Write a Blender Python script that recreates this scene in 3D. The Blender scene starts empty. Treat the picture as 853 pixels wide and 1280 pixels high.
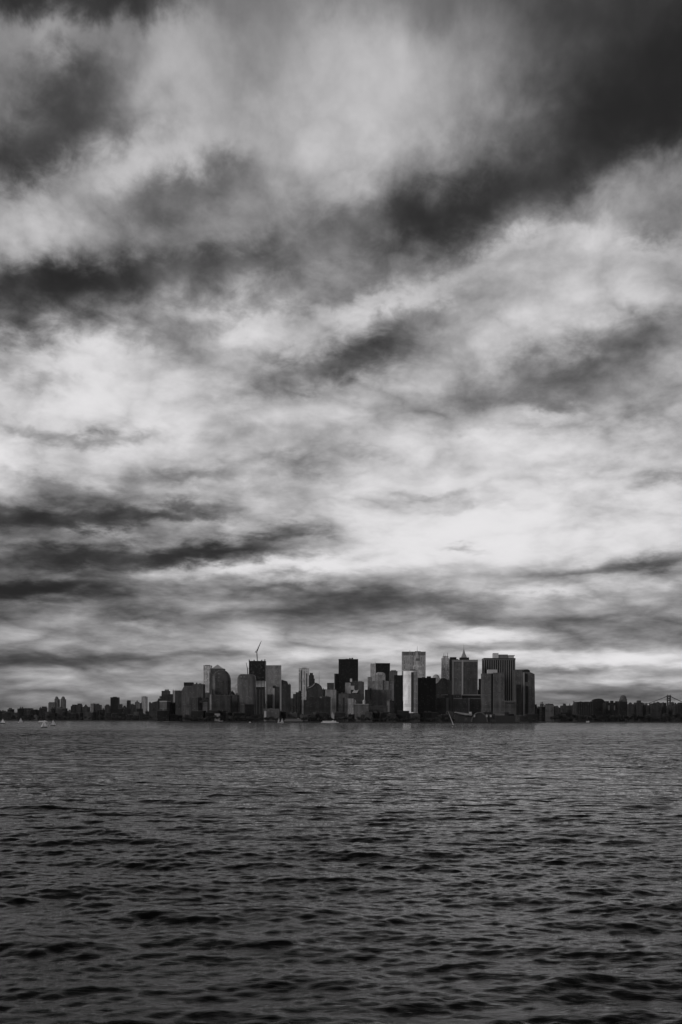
import bpy, bmesh, math, random
import numpy as np
from mathutils import Vector, Matrix
random.seed(7)
R = math.radians
C = bpy.context.scene.collection
F = 1372.0            # focal length of the photograph in its own pixels (853 x 1280)
CX, HY, CAM_Z = 426.5, 900.0, 8.0
GZ = 3.0              # height of the quay and city ground above the water

def X(px, Y): return (px - CX) / F * Y
def Z(py, Y): return CAM_Z + (HY - py) / F * Y

# ------------------------------------------------------------------ nodes
class NT:
    def __init__(s, tree): s.t = tree; s.n = tree.nodes; s.l = tree.links
    def new(s, kind, **kw):
        n = s.n.new(kind)
        for k, v in kw.items(): setattr(n, k, v)
        return n
    def put(s, sock, v):
        if isinstance(v, bpy.types.NodeSocket): s.l.new(v, sock)
        else: sock.default_value = v
    def math(s, op, a, b=None, c=None, clamp=False):
        n = s.new('ShaderNodeMath', operation=op); n.use_clamp = clamp
        s.put(n.inputs[0], a)
        if b is not None: s.put(n.inputs[1], b)
        if c is not None: s.put(n.inputs[2], c)
        return n.outputs[0]
    def vmath(s, op, a, b=None, out=0):
        n = s.new('ShaderNodeVectorMath', operation=op)
        s.put(n.inputs[0], a)
        if b is not None: s.put(n.inputs[1], b)
        return n.outputs[out]
    def noise(s, vec, scale, detail=4, rough=.5, dist=0, dim='3D', col=False):
        n = s.new('ShaderNodeTexNoise'); n.noise_dimensions = dim
        s.put(n.inputs['Vector'], vec); n.inputs['Scale'].default_value = scale
        n.inputs['Detail'].default_value = detail; n.inputs['Roughness'].default_value = rough
        n.inputs['Distortion'].default_value = dist
        return n.outputs['Color' if col else 'Fac']
    def ramp(s, fac, pts, interp='LINEAR'):
        n = s.new('ShaderNodeValToRGB'); cr = n.color_ramp; cr.interpolation = interp
        while len(cr.elements) < len(pts): cr.elements.new(.5)
        for e, (p, v) in zip(cr.elements, pts):
            e.position = p; e.color = (v, v, v, 1)
        s.put(n.inputs[0], fac); return n.outputs[0]
    def sep(s, v):
        n = s.new('ShaderNodeSeparateXYZ'); s.put(n.inputs[0], v); return n.outputs
    def comb(s, x, y, z):
        n = s.new('ShaderNodeCombineXYZ')
        for i, v in enumerate((x, y, z)): s.put(n.inputs[i], v)
        return n.outputs[0]

def new_mat(name):
    m = bpy.data.materials.new(name); m.use_nodes = True
    m.node_tree.nodes.clear(); t = NT(m.node_tree)
    o = t.new('ShaderNodeOutputMaterial'); b = t.new('ShaderNodeBsdfPrincipled')
    t.l.new(b.outputs[0], o.inputs[0]); return m, t, b

def grey(v): return (v, v * .985, v * 1.0, 1)

_mc = {}
def plain(v, rough=.8, metal=0, var=.25, scale=.15):
    k = ('p', v, rough, metal, var, scale)
    if k in _mc: return _mc[k]
    m, t, b = new_mat('surface_%03d' % len(_mc))
    tc = t.new('ShaderNodeTexCoord')
    n = t.noise(tc.outputs['Object'], scale, 4, .6)
    f = t.math('MULTIPLY_ADD', n, 2 * var * v, v * (1 - var))
    t.put(b.inputs['Base Color'], t.comb(f, t.math('MULTIPLY', f, .985), f))
    b.inputs['Roughness'].default_value = rough; b.inputs['Metallic'].default_value = metal; b.inputs['Specular IOR Level'].default_value = .2
    _mc[k] = m; return m

def facade(wall, win=None, bay=4., floor=3.8, vf=.45, hf=.5, rough=.75, big=0):
    """masonry or metal with a grid of windows; vf / hf = share of the bay / floor that is glass"""
    wall = wall * .68 if wall < .2 else (wall * 1.15 if wall > .33 else wall)
    if win is None: win = min(wall * .35, .05)
    k = ('f', wall, win, bay, floor, vf, hf, rough, big)
    if k in _mc: return _mc[k]
    m, t, b = new_mat('facade_%03d' % len(_mc))
    tc = t.new('ShaderNodeTexCoord')
    p = t.sep(tc.outputs['Object']); n = t.sep(tc.outputs['Normal'])
    ax = t.math('ABSOLUTE', n[0]); ay = t.math('ABSOLUTE', n[1])
    u = t.math('ADD', t.math('MULTIPLY', p[0], ay), t.math('MULTIPLY', p[1], ax))
    uu = t.math('DIVIDE', t.math('ADD', u, 503.1), bay)
    zz = t.math('DIVIDE', t.math('ADD', p[2], 0.7), floor)
    wu = t.math('LESS_THAN', t.math('FRACT', uu), vf)
    wz = t.math('LESS_THAN', t.math('FRACT', zz), hf)
    w = t.math('MULTIPLY', wu, wz)
    cell = t.comb(t.math('FLOOR', uu), t.math('FLOOR', zz), t.math('FLOOR', t.math('MULTIPLY', ax, 3)))
    wn = t.new('ShaderNodeTexWhiteNoise'); wn.noise_dimensions = '3D'; t.put(wn.inputs[0], cell)
    rnd = wn.outputs[0]
    # a few windows with pale blinds
    blind = t.math('GREATER_THAN', rnd, .86)
    wcol = t.math('MULTIPLY_ADD', blind, wall * .8 + .03, win)
    # bigger tonal zones: mechanical floors, patched stone
    zone = t.noise(t.comb(t.math('MULTIPLY', u, .05), t.math('MULTIPLY', p[2], .018), ax), 1.6, 3, .6)
    floorn = t.new('ShaderNodeTexWhiteNoise'); floorn.noise_dimensions = '1D'
    t.put(floorn.inputs['W'], t.math('FLOOR', t.math('DIVIDE', zz, 3)))
    baynz = t.new('ShaderNodeTexWhiteNoise'); baynz.noise_dimensions = '1D'
    t.put(baynz.inputs['W'], t.math('FLOOR', t.math('DIVIDE', uu, 2)))
    vv = t.math('ADD', t.math('MULTIPLY_ADD', zone, 1.5, -.05),
                t.math('ADD', t.math('MULTIPLY', floorn.outputs[0], .3), t.math('MULTIPLY', baynz.outputs[0], .4)))
    wallc = t.math('MULTIPLY', vv, wall)
    mix = t.new('ShaderNodeMix'); mix.data_type = 'FLOAT'
    t.put(mix.inputs[0], w); t.put(mix.inputs[2], wallc); t.put(mix.inputs[3], wcol)
    f = mix.outputs[0]
    t.put(b.inputs['Base Color'], t.comb(f, t.math('MULTIPLY', f, .985), f))
    t.put(b.inputs['Roughness'], t.math('MULTIPLY_ADD', w, .3 - rough, rough))
    b.inputs['Specular IOR Level'].default_value = .12
    _mc[k] = m; return m

# ------------------------------------------------------------------ objects
def link_mesh(name, bm, mat, parent=None, loc=None):
    me = bpy.data.meshes.new(name); bmesh.ops.recalc_face_normals(bm, faces=bm.faces)
    bm.to_mesh(me); bm.free()
    o = bpy.data.objects.new(name, me); C.objects.link(o)
    if mat: me.materials.append(mat)
    if parent: o.parent = parent
    if loc: o.location = loc
    return o
def tag(o, label, cat, group=None, kind=None):
    if label: o['label'] = label
    if cat: o['category'] = cat
    if group: o['group'] = group
    if kind: o['kind'] = kind
    return o
def thing(name, label, cat, loc, group=None):
    o = bpy.data.objects.new(name, None); C.objects.link(o); o.location = loc
    return tag(o, label, cat, group)
def copy_tree(src, loc, label=None, group=None, scale=None, rz=None):
    r = src.copy(); C.objects.link(r); r.location = loc
    if label: r['label'] = label
    if group: r['group'] = group
    if scale: r.scale = scale
    if rz is not None: r.rotation_euler = (0, 0, rz)
    for ch in list(src.children):
        c = ch.copy(); C.objects.link(c); c.parent = r
        for g in list(ch.children):
            d = g.copy(); C.objects.link(d); d.parent = c
    return r

def loft(bm, rings, cap=True):
    vs = [[bm.verts.new(p) for p in r] for r in rings]
    n = len(vs[0])
    for a, b in zip(vs, vs[1:]):
        for i in range(n):
            bm.faces.new((a[i], a[(i + 1) % n], b[(i + 1) % n], b[i]))
    if cap:
        bm.faces.new(vs[0][::-1]); bm.faces.new(vs[-1])
def prism(bm, poly, z0, z1, s=1.0):
    cx = sum(p[0] for p in poly) / len(poly); cy = sum(p[1] for p in poly) / len(poly)
    loft(bm, [[(x, y, z0) for x, y in poly], [(cx + (x - cx) * s, cy + (y - cy) * s, z1) for x, y in poly]])
def box(bm, x0, x1, y0, y1, z0, z1): prism(bm, [(x0, y0), (x1, y0), (x1, y1), (x0, y1)], z0, z1)
def tube(bm, a, b, r0, r1=None, n=6):
    a = Vector(a); b = Vector(b); r1 = r0 if r1 is None else r1
    d = (b - a).normalized(); up = Vector((0, 0, 1)) if abs(d.z) < .9 else Vector((1, 0, 0))
    u = d.cross(up).normalized(); v = d.cross(u)
    loft(bm, [[a + (u * math.cos(t) + v * math.sin(t)) * r0 for t in [2 * math.pi * i / n for i in range(n)]],
              [b + (u * math.cos(t) + v * math.sin(t)) * r1 for t in [2 * math.pi * i / n for i in range(n)]]])
def sil(bm, pts, y0, y1):
    """a front outline (x, z) given depth from y0 to y1"""
    loft(bm, [[(x, y0, z) for x, z in pts], [(x, y1, z) for x, z in pts]])
def ell(rx, ry, p, z, n=24, cx=0, cy=0):
    out = []
    for i in range(n):
        t = 2 * math.pi * i / n + math.pi / n
        c, s = math.cos(t), math.sin(t)
        out.append((cx + rx * math.copysign(abs(c) ** (2 / p), c), cy + ry * math.copysign(abs(s) ** (2 / p), s), z))
    return out

TURN = [('narrow black block beside', .3, 60), ('block standing before the broad', .7, 25), ('blackish block low', .35, 55), ('slim black slab at', .7, 30),
        ('little black stub', .4, 55), ('lower black slab attached', .3, 60), ('narrow pale slab left', .6, 35), ('small mid-grey block below', .35, 58),
        ('squat grey block', .75, 25), ('tiny black block stuck', .4, 50)]
class B:
    """one building: an Empty on the ground at its front middle, parts under it, sizes read in photo pixels at depth Y"""
    def __init__(s, name, label, x0, x1, Y, depth=None, cat='building', group=None, edge=None, th=32):
        s.Y = Y; s.k = Y / F; s.x0, s.x1 = x0, x1; s.c = (x0 + x1) / 2
        s.w = (x1 - x0) * s.k; s.d = depth or max(18, min(s.w * .9, 60))
        s.ro = thing(name, label, cat, (X(s.c, Y), Y, GZ), group)
        s.edge = edge; s.th = R(th)
        for key, fr, a_ in TURN:
            if key in label: s.edge = x0 + (x1 - x0) * fr; s.th = R(a_)
        s.main = None
    def lx(s, px): return (px - s.c) * s.k
    def lz(s, py): return max(.5, Z(py, s.Y) - GZ)
    def poly(s, a, b, edge=None, yo=0):
        a, b = s.lx(a), s.lx(b)
        if edge is None:
            d = min(s.d, max(12, (b - a) * 1.1)) if (b - a) < s.w * .6 else s.d
            return [(a, yo), (b, yo), (b, yo + d), (a, yo + d)]
        e = s.lx(edge); t = s.th
        l1 = (e - a) / math.cos(t); l2 = (b - e) / math.sin(t)
        p0 = (e, yo); p1 = (b, yo + l2 * math.cos(t)); p3 = (a, yo + l1 * math.sin(t))
        return [p0, p1, (p1[0] + p3[0] - p0[0], p1[1] + p3[1] - p0[1]), p3]
    def wall(s, mat, top, a=None, b=None, bot=None, yo=0, scale=1, nm='wall', edge='_', par=None):
        a = s.x0 if a is None else a; b = s.x1 if b is None else b
        bm = bmesh.new()
        prism(bm, s.poly(a, b, s.edge if edge == '_' else edge, yo), 0 if bot is None else s.lz(bot), s.lz(top), scale)
        o = link_mesh(nm, bm, mat, par or s.ro)
        if s.main is None: s.main = o; s.top = top
        return o
    def roof(s, mat=None, top=None, h=1.2, a=None, b=None, par=None, yo=0):
        """a parapet and roof slab a little proud of the wall"""
        top = s.top if top is None else top
        a = s.x0 if a is None else a; b = s.x1 if b is None else b
        p = s.poly(a, b, s.edge, yo); z = s.lz(top)
        cx = sum(q[0] for q in p) / 4; cy = sum(q[1] for q in p) / 4
        bm = bmesh.new()
        f = 1 + .5 / max(6, (p[1][0] - p[0][0]))
        big = [(cx + (x - cx) * f, cy + (y - cy) * f) for x, y in p]
        sm = [(cx + (x - cx) * .94, cy + (y - cy) * .94) for x, y in p]
        loft(bm, [[(x, y, z - .6) for x, y in big], [(x, y, z + h) for x, y in big],
                  [(x, y, z + h) for x, y in sm], [(x, y, z + .25) for x, y in sm]])
        return link_mesh('roof', bm, mat or plain(.06), par or s.ro)
    def pent(s, mat, a, b, top, bot, nm='penthouse', yo=4, d=None, par=None):
        bm = bmesh.new(); A, Bx = s.lx(a), s.lx(b)
        box(bm, A, Bx, yo, yo + (d or max(5, min(s.d * .5, Bx - A))), s.lz(bot) - .5, s.lz(top))
        return link_mesh(nm, bm, mat, par or s.ro)
    def mast(s, px, top, bot, r=.7, nm='antenna', yo=8):
        bm = bmesh.new(); tube(bm, (s.lx(px), yo, s.lz(bot)), (s.lx(px), yo, s.lz(top)), r, r * .4)
        return link_mesh(nm, bm, plain(.08, .5), s.ro)
    def profile(s, mat, pts, yo=0, d=None, nm='wall'):
        bm = bmesh.new(); sil(bm, [(s.lx(x), 0 if y is None else s.lz(y)) for x, y in pts], yo, yo + (d or s.d))
        o = link_mesh(nm, bm, mat, s.ro)
        if s.main is None: s.main = o; s.top = min(y for x, y in pts if y is not None)
        return o
    def strip(s, mat, a, b, top, bot=None, nm='pier', proud=.6, yo=0):
        bm = bmesh.new(); box(bm, s.lx(a), s.lx(b), yo - proud, yo - .003, .0 if bot is None else s.lz(bot), s.lz(top))
        return link_mesh(nm, bm, mat, s.ro)
    def clutter(s, n=3, top=None, a=None, b=None, mat=None, hmax=5):
        top = s.top if top is None else top
        a = s.x0 if a is None else a; b = s.x1 if b is None else b
        A, Bx = s.lx(a), s.lx(b); z = s.lz(top); rr = random.Random(int(a * 31 + top * 7))
        for i in range(n):
            w = (Bx - A) * rr.uniform(.1, .3); x = rr.uniform(A + .1 * w, Bx - 1.1 * w); h = rr.uniform(2, hmax)
            y = rr.uniform(5, 10) + (abs(s.poly(a, b, s.edge)[3][1]) * .5 if s.edge else 0)
            bm = bmesh.new(); box(bm, x, x + w, y, y + rr.uniform(4, 8), z - .4, z + h)
            if i == 0:                                  # a round water tank on legs' drum
                tube(bm, (x + w * .5, y + 2, z + h), (x + w * .5, y + 2, z + h + 2.2), min(2, w * .35), n=10)
            link_mesh('rooftop_hut', bm, mat or plain(.07), s.ro)

BLACK = facade(.022, .012, 4.5, 3.9, .6, .5, .5)
DARK = facade(.05, .02, 4, 3.8, .5, .5)
DIM = facade(.085, .03, 4.6, 3.9, .45, .5)
MID = facade(.15, .045, 5, 3.9, .45, .5)
LITE = facade(.27, .08, 5, 3.9, .4, .45)
PALE = facade(.45, .15, 5.5, 3.9, .4, .4)

# ---- 1. left group --------------------------------------------------------
b = B('office_block', 'dark stepped office block with small rooftop box, at the west end of the tower group', 202, 216, 4000)
b.wall(DARK, 868.5); b.wall(DIM, 864, 202, 211, bot=868.5, yo=2, nm='upper_storeys'); b.roof(top=868.5)
b.pent(plain(.14), 205.8, 210.5, 862.3, 864)
b = B('apartment_block', 'squat grey block with pale flat roofline, before the dark stepped western block', 199, 212, 3700)
b.wall(facade(.11, .05, 5, 3.6), 877.5); b.roof(plain(.3), h=2.2); b.clutter(2)
b = B('apartment_block', 'narrow black block beside the squat grey block with pale roofline', 212.3, 219, 3720)
b.wall(BLACK, 879); b.roof(); b.clutter(2)
b = B('office_tower', 'plain dark grey slab with one pale strip up its left edge', 216, 227.2, 3830)
b.wall(DIM, 864); b.strip(plain(.3), 216.8, 219, 863.6, 880); b.roof(); b.mast(216.3, 861, 864, .6); b.mast(219.7, 861.2, 864, .6)
b = B('office_building', 'broad grey block with a sloping left shoulder and black rooftop box', 227, 254, 3700, 60)
b.profile(facade(.125, .05, 5.5, 4), [(227, None), (254, None), (254, 855.4), (231.5, 855.4), (229.8, 859), (227, 863.8)])
b.pent(plain(.02), 229.9, 241, 853.4, 857.4, yo=-.5); b.clutter(2, a=243, b=253, hmax=3)
b.strip(facade(.17, .06), 233, 236.5, 872, 897, 'bay_wall')
b = B('apartment_block', 'dark block standing before the broad grey block with black rooftop box', 237.6, 252.3, 3560)
b.wall(DARK, 872.5); b.roof(); b.clutter(3); b.pent(DARK, 249, 253, 876, 879, yo=1)
b = B('apartment_block', 'thin pale grey block between darker ones, below the tall pale tower at the west end', 253.4, 258.8, 3580)
b.wall(LITE, 877.5); b.roof()
b = B('office_block', 'dark block with rounded rooftop drum at the foot of the tall pale western tower', 254, 266, 3680)
b.wall(DARK, 874.5)
bm = bmesh.new(); loft(bm, [ell(10, 6, 2, b.lz(874.8), cx=b.lx(258), cy=9), ell(9, 5.5, 2, b.lz(873), cx=b.lx(258), cy=9), ell(4, 3, 2, b.lz(872.2), cx=b.lx(258), cy=9)])
link_mesh('roof_drum', bm, plain(.02), b.ro); b.clutter(2)
b = B('skyscraper', 'tall pale slender tower at the west end, left of the pyramid-topped tower', 254.3, 264, 4700, 40)
b.wall(facade(.42, .2, 7, 4, .4, .9), 832.5); b.roof(plain(.2)); b.pent(plain(.18), 256, 262, 831.5, 832.5)

b = B('skyscraper', 'dark grey office tower capped by a pale pyramid roof', 262, 281, 3950, 50)
b.wall(facade(.12, .04, 6, 4), 841)
b.wall(facade(.1, .04, 6, 4), 836, 262.8, 280, bot=841, yo=2, nm='upper_storeys')
bm = bmesh.new(); r = [(b.lx(x), y) for x, y in ((264.2, 4), (278.4, 4), (278.4, 44), (264.2, 44))]
loft(bm, [[(x, y, b.lz(836.1)) for x, y in r], [(b.lx(271.2) + (.5 if i in (1, 2) else -.5), 24 + (.5 if i > 1 else -.5), b.lz(830.6)) for i in range(4)]])
link_mesh('pyramid_roof', bm, plain(.3, .5), b.ro)

def dome_tower(label, x0, x1, Y, shoulder, top, mat, domem, flat=.28, pw=5):
    b = B('skyscraper', label, x0, x1, Y)
    hw = b.w / 2; bm = bmesh.new()
    zs, zt = b.lz(shoulder), b.lz(top)
    loft(bm, [ell(hw, hw * .9, 7, 0, 32, 0, hw), ell(hw, hw * .9, 6, zs, 32, 0, hw)])
    b.main = link_mesh('wall', bm, mat, b.ro); b.top = shoulder
    bm = bmesh.new(); rings = []
    for i in range(9):
        t = i / 8 * math.pi / 2 * .93
        rings.append(ell(hw * (flat + (1 - flat) * math.cos(t)) * 1.004, hw * .9 * (flat + (1 - flat) * math.cos(t)) * 1.004, 5 - 2 * i / 8, zs - .3 + (zt - zs) * math.sin(t) / math.sin(math.pi / 2 * .93), 32, 0, hw))
    loft(bm, rings); link_mesh('dome_roof', bm, domem, b.ro)
    return b
b = dome_tower('dark office tower with a big rounded dome, in front of the pyramid-topped tower', 264.5, 287.2, 3760, 851, 838, facade(.085, .03, 5.5, 4), facade(.1, .06, 9, 6))
b.strip(facade(.2, .07, 5, 4), 265.8, 269, 845, 869, 'bay_wall', 1.2, 3)
b = B('office_block', 'wide dark base block at the foot of the domed dark tower', 261, 288, 3640)
b.wall(facade(.075, .03), 870); b.strip(LITE, 262.3, 264.6, 868.5, 897, 'bay_wall'); b.roof(); b.clutter(3)
b = B('office_block', 'small dark block with tiny round cap right of the domed dark tower', 287.2, 297, 3720)
b.wall(DIM, 868.5)
bm = bmesh.new(); loft(bm, [ell(8, 6, 2, b.lz(868.8), cx=b.lx(289.7), cy=8), ell(8, 6, 2, b.lz(866), cx=b.lx(289.7), cy=8), ell(3, 3, 2, b.lz(864.4), cx=b.lx(289.7), cy=8)])
link_mesh('roof_drum', bm, plain(.02), b.ro)
b = B('office_tower', 'pale distant tower with a slanted roof between the two domed towers', 287.5, 298, 5000, 40)
b.profile(PALE, [(287.5, None), (298, None), (298, 855), (295.5, 855.6), (287.5, 861.5)])
b = dome_tower('grey office tower with rounded shoulders left of the unfinished tower', 296.2, 319, 3720, 849.5, 842.6, facade(.16, .07, 5, 4), facade(.13, .07, 9, 6), .62)
b = B('apartment_block', 'blackish block low in front of the round-shouldered grey tower', 300, 317, 3520)
b.wall(DARK, 881); b.roof(); b.clutter(3)

# ---- 2. the unfinished tower and its cranes -------------------------------
b = B('unfinished_skyscraper', 'black unfinished tower with open upper floors and scaffold under cranes', 311.2, 331.6, 4150, 58)
conc = plain(.05); steel = plain(.025, .6)
b.wall(facade(.035, .02, 6, 4.2), 859, 316, 330.5, nm='core', yo=4)
zs = [b.lz(859) + i * 4.2 for i in range(int((b.lz(850.8) - b.lz(859)) / 4.2) + 1)]
for z in zs:
    bm = bmesh.new(); box(bm, b.lx(313.8), b.lx(331), 1.5, 56, z, z + .8); link_mesh('floor_slab', bm, conc, b.ro)
for px in (314.2, 318.3, 322.5, 326.6, 330.6):
    bm = bmesh.new(); box(bm, b.lx(px) - .8, b.lx(px) + .8, 1.8, 3.4, b.lz(859), b.lz(850.5)); link_mesh('column', bm, steel, b.ro)
bm = bmesh.new(); box(bm, b.lx(315), b.lx(317.5), 10, 20, b.lz(858.5), b.lz(851)); link_mesh('hoist', bm, steel, b.ro)
b.wall(facade(.02, .012, 5, 4.2, .7, .6), 827, nm='netting', bot=850.8)
for i, (x, h) in enumerate(((311.6, 824.8), (314, 825.6), (316.2, 824.9), (318.6, 825.8), (323.4, 825), (325.6, 825.9), (328, 824.7), (331.2, 825))):
    b.mast(x, h, 827.2, .7, 'column_stub', 2 + (i % 3) * 8)
bm = bmesh.new(); box(bm, b.lx(311.2), b.lx(331.6), 0.2, 57, b.lz(827), b.lz(826.3)); link_mesh('deck', bm, steel, b.ro)
rq = random.Random(3)
for k in range(16):
    x = rq.uniform(311.4, 329); y = rq.uniform(828, 848); b.strip(plain(rq.choice((.01, .035, .06)), .8), x, x + rq.uniform(1, 2.4), y, y + rq.uniform(.8, 2.2), 'safety_net', .5 + k * .04)
for px in (311.4, 317.6, 326.8, 331): b.pent(plain(.02), px - .5, px + .6, 824.3 + (px % 1), 827.2, 'form_work', yo=3, d=4)
for px in (317, 320.6, 324.4, 328.4): b.strip(plain(.09), px, px + .8, 862, 893, 'column', .8, 4)
def crane(label, px, Y, base, joint, tip, cab=1, yo=20, loc=None):
    kz = lambda p: Z(p, Y)
    o = thing('tower_crane', label, 'crane', (X(px, Y), Y + yo, kz(base)))
    m = plain(.03, .6)
    L = lambda x, y: Vector((X(x, Y) - X(px, Y), 0, kz(y) - kz(base)))
    a, j, t = L(px, base), L(*joint), L(*tip)
    bm = bmesh.new()
    for dx, dy in ((-1, -1), (1, -1), (1, 1), (-1, 1)): tube(bm, a + Vector((dx, dy, 0)), j + Vector((dx, dy, 0)), .8)
    n = max(2, int((j - a).length / 3))
    for i in range(n):
        p = a.lerp(j, i / n); q = a.lerp(j, (i + 1) / n); s_ = 1 if i % 2 else -1
        tube(bm, p + Vector((-s_, -1, 0)), q + Vector((s_, -1, 0)), .22)
        tube(bm, p + Vector((-s_, 1, 0)), q + Vector((s_, 1, 0)), .22)
    link_mesh('mast', bm, m, o)
    bm = bmesh.new()
    for dy in (-.8, .8):
        tube(bm, j + Vector((0, dy, .3)), t, 1.5, .8)
    tube(bm, j + Vector((-1, 0, 4)), t, 1.1, .6)
    n = 9
    for i in range(n):
        p = j.lerp(t, i / n); q = (j + Vector((-1, 0, 2.2))).lerp(t, (i + .5) / n)
        tube(bm, p, q, .2)
    link_mesh('jib', bm, m, o)
    bm = bmesh.new(); d = (t - j).normalized()
    box(bm, j.x - 5.5 * (1 if d.x > 0 else -1) - 1.6, j.x - 3 * (1 if d.x > 0 else -1) + 1.6, -1.6, 1.6, j.z - 1, j.z + 2.2)
    link_mesh('counterweight', bm, plain(.08), o)
    bm = bmesh.new(); box(bm, j.x - 1.4, j.x + 1.8, -1.8, 1.2, j.z - 2, j.z + 1.2); link_mesh('cab', bm, plain(.2), o)
    bm = bmesh.new(); p = j + Vector((-3, 0, 9)); tube(bm, j + Vector((-1, 0, 2)), p, .3); tube(bm, p, t, .14); tube(bm, p, j + Vector((-5, 0, 1.5)), .14)
    link_mesh('stay', bm, m, o)
    return o
crane('big tower crane with raised jib on top of the unfinished black tower', 321.2, 4150, 826.3, (320.6, 815), (326.2, 801))
crane('small faint crane at the left side of the unfinished black tower', 309.6, 4200, 842, (309.2, 836), (307.6, 828.5), yo=6)
# the small crane stands on a hoist tower built beside the frame
o = thing('hoist_tower', 'thin dark hoist tower carrying the small crane beside the unfinished tower', 'hoist', (X(309.6, 4200), 4206, GZ))
bm = bmesh.new(); box(bm, -1.3, 1.3, -1.3, 1.3, 0, Z(842, 4200) - GZ); link_mesh('mast', bm, plain(.05), o)
bm = bmesh.new(); box(bm, -3, 3, -3, 3, 0, 3); link_mesh('base', bm, plain(.1), o)

# ---- 3. left centre --------------------------------------------------------
b = B('skyscraper', 'broad smooth grey slab tower just right of the unfinished black tower', 332.4, 351, 4550, 45)
b.wall(facade(.2, .17, 5, 4, .5, .5, .5), 832); b.roof(plain(.12), h=.8); b.strip(plain(.2), 333.3, 334.4, 832.6, 876, 'pier')
b = B('office_block', 'dark stepped block in front of the smooth grey slab tower', 334, 349.5, 3900)
b.wall(DARK, 868.5, 334, 341); b.wall(DIM, 858.5, 341, 349.3, nm='upper_block', yo=4)
b.strip(plain(.32), 341, 343.4, 860.5, 887, 'pier', 1.2, 4); b.pent(plain(.03), 341, 344.5, 857.2, 859.8, yo=2); b.roof(top=868.5, a=334, b=341); b.clutter(2, a=345, b=349)
b = B('low_building', 'low mid-grey hall on the shore right of the unfinished tower', 329.5, 349.5, 3480)
b.wall(facade(.13, .06, 6, 5), 886.6); b.roof(plain(.12)); b.pent(facade(.13), 337, 342, 885.4, 886.6)
b = B('kiosk', 'tiny pale block on the shore at the left end of the low mid-grey hall', 330.4, 333, 3440, 8)
b.wall(plain(.4), 889, bot=None); b.roof(plain(.3), h=.4)
b = B('office_tower', 'dark office tower with a pale left edge and sloping black cap', 350, 363.2, 3720)
b.wall(facade(.06, .025, 4, 4), 855.5, 352); b.strip(plain(.24), 350, 352, 851, 889, 'pier', 4, 4)
bm = bmesh.new(); sil(bm, [(b.lx(352), b.lz(855.7)), (b.lx(359), b.lz(855.7)), (b.lx(359), b.lz(851.8)), (b.lx(352), b.lz(849.6))], 3, 20); link_mesh('sloping_cap', bm, plain(.03), b.ro)
b.clutter(2, a=359, b=363)
b = B('office_block', 'small stepped grey block between the sloping-capped tower and the pale ribbed tower', 363, 374, 4050)
b.wall(DIM, 873, 363, 367); b.wall(DIM, 867.5, 366.4, 370, nm='middle_storeys', yo=2); b.wall(DIM, 865.3, 370, 374, nm='upper_storeys', yo=4); b.mast(369.9, 864, 868, .8, yo=4)
b = B('apartment_block', 'slim black slab at the left foot of the pale slender central tower', 373.2, 377, 3800)
b.wall(BLACK, 864); b.roof()
b = B('skyscraper', 'pale slender tower with vertical ribs left of the centre, beside a dark pointed tower', 373.5, 386, 3980, 36)
b.wall(facade(.42, .16, 9, 4, .3, .9), 836); b.roof(plain(.3)); b.pent(plain(.25), 377.5, 383, 834.6, 836)
b.strip(plain(.04), 382.8, 384, 842, 864, 'window_slot', .5); b.strip(plain(.06), 376, 377.2, 838, 864, 'window_slot', .5)
b = B('office_tower', 'dark tapering tower with narrow stepped top behind the pale slender tower', 385.4, 393.4, 4250)
b.wall(DARK, 848.5); b.wall(DARK, 844, 386.3, 392.4, bot=848.5, yo=2, nm='upper_storeys'); b.wall(DARK, 841.2, 387.2, 391.2, bot=844, yo=3, nm='crown')
b.roof(top=848.5, h=.5)
b = B('office_building', 'dark building with a curved roof and a pale rounded ledge, thin mast on top', 383.5, 403.2, 3800, 40)
pts = [(383.5, None), (403.2, None), (403.2, 862), (401.8, 857.8), (399, 855), (395, 853.4), (391.5, 854), (387, 857.5), (383.5, 859)]
b.profile(facade(.07, .03, 4.5, 4), pts)
bm = bmesh.new(); q = [(384, 860.3), (387.5, 859.6), (391, 857.6), (393.6, 854.6)]
for (x, y), (x2, y2) in zip(q, q[1:]): tube(bm, (b.lx(x), -1, b.lz(y)), (b.lx(x2), -1, b.lz(y2)), 1.5)
link_mesh('roof_ledge', bm, plain(.3), b.ro); b.mast(399, 838.5, 856, .7)
b = B('apartment_block', 'wide blackish brick block on the waterfront, left of the white ferry', 383, 413.5, 3580, 50)
b.wall(facade(.045, .02, 4, 3.2), 871.5); b.roof(plain(.04)); b.clutter(4, hmax=4)
b.wall(facade(.04, .02, 4, 3.2), 875, 379.5, 383, nm='side_wing', yo=6); b.strip(plain(.2), 400, 402.5, 871, 872.6, 'sign_board', .8)
b = B('office_block', 'little black stub of a tower right of the curved-roof building', 403, 408, 4100)
b.wall(BLACK, 862); b.roof(); b.clutter(1)
b = B('office_tower', 'stepped tower with dark upper box and paler wide shoulders left of the tall black slab', 406.5, 420.5, 3920)
b.wall(LITE, 862.3); b.wall(DIM, 854, 409, 417.6, bot=862.3, yo=4, nm='upper_storeys'); b.roof(plain(.15), 862.3); b.roof(plain(.03), 854, a=409, b=417.6, yo=4)
b.strip(facade(.2, .08), 414.5, 420.3, 873, 893, 'bay_wall', 2)
b = B('skyscraper', 'tall black slab tower with bumps on its flat roof, tallest dark tower at the centre', 423.3, 447.8, 4350, 45)
b.wall(facade(.015, .01, 5, 4, .6, .5, .5), 824); b.roof(plain(.012), h=.8)
for q in ((436.5, 438.5, 822.3), (439.3, 441.5, 822.1), (432, 435.5, 823.2)): b.pent(plain(.015), q[0], q[1], q[2], 824, yo=8, d=6)
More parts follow.
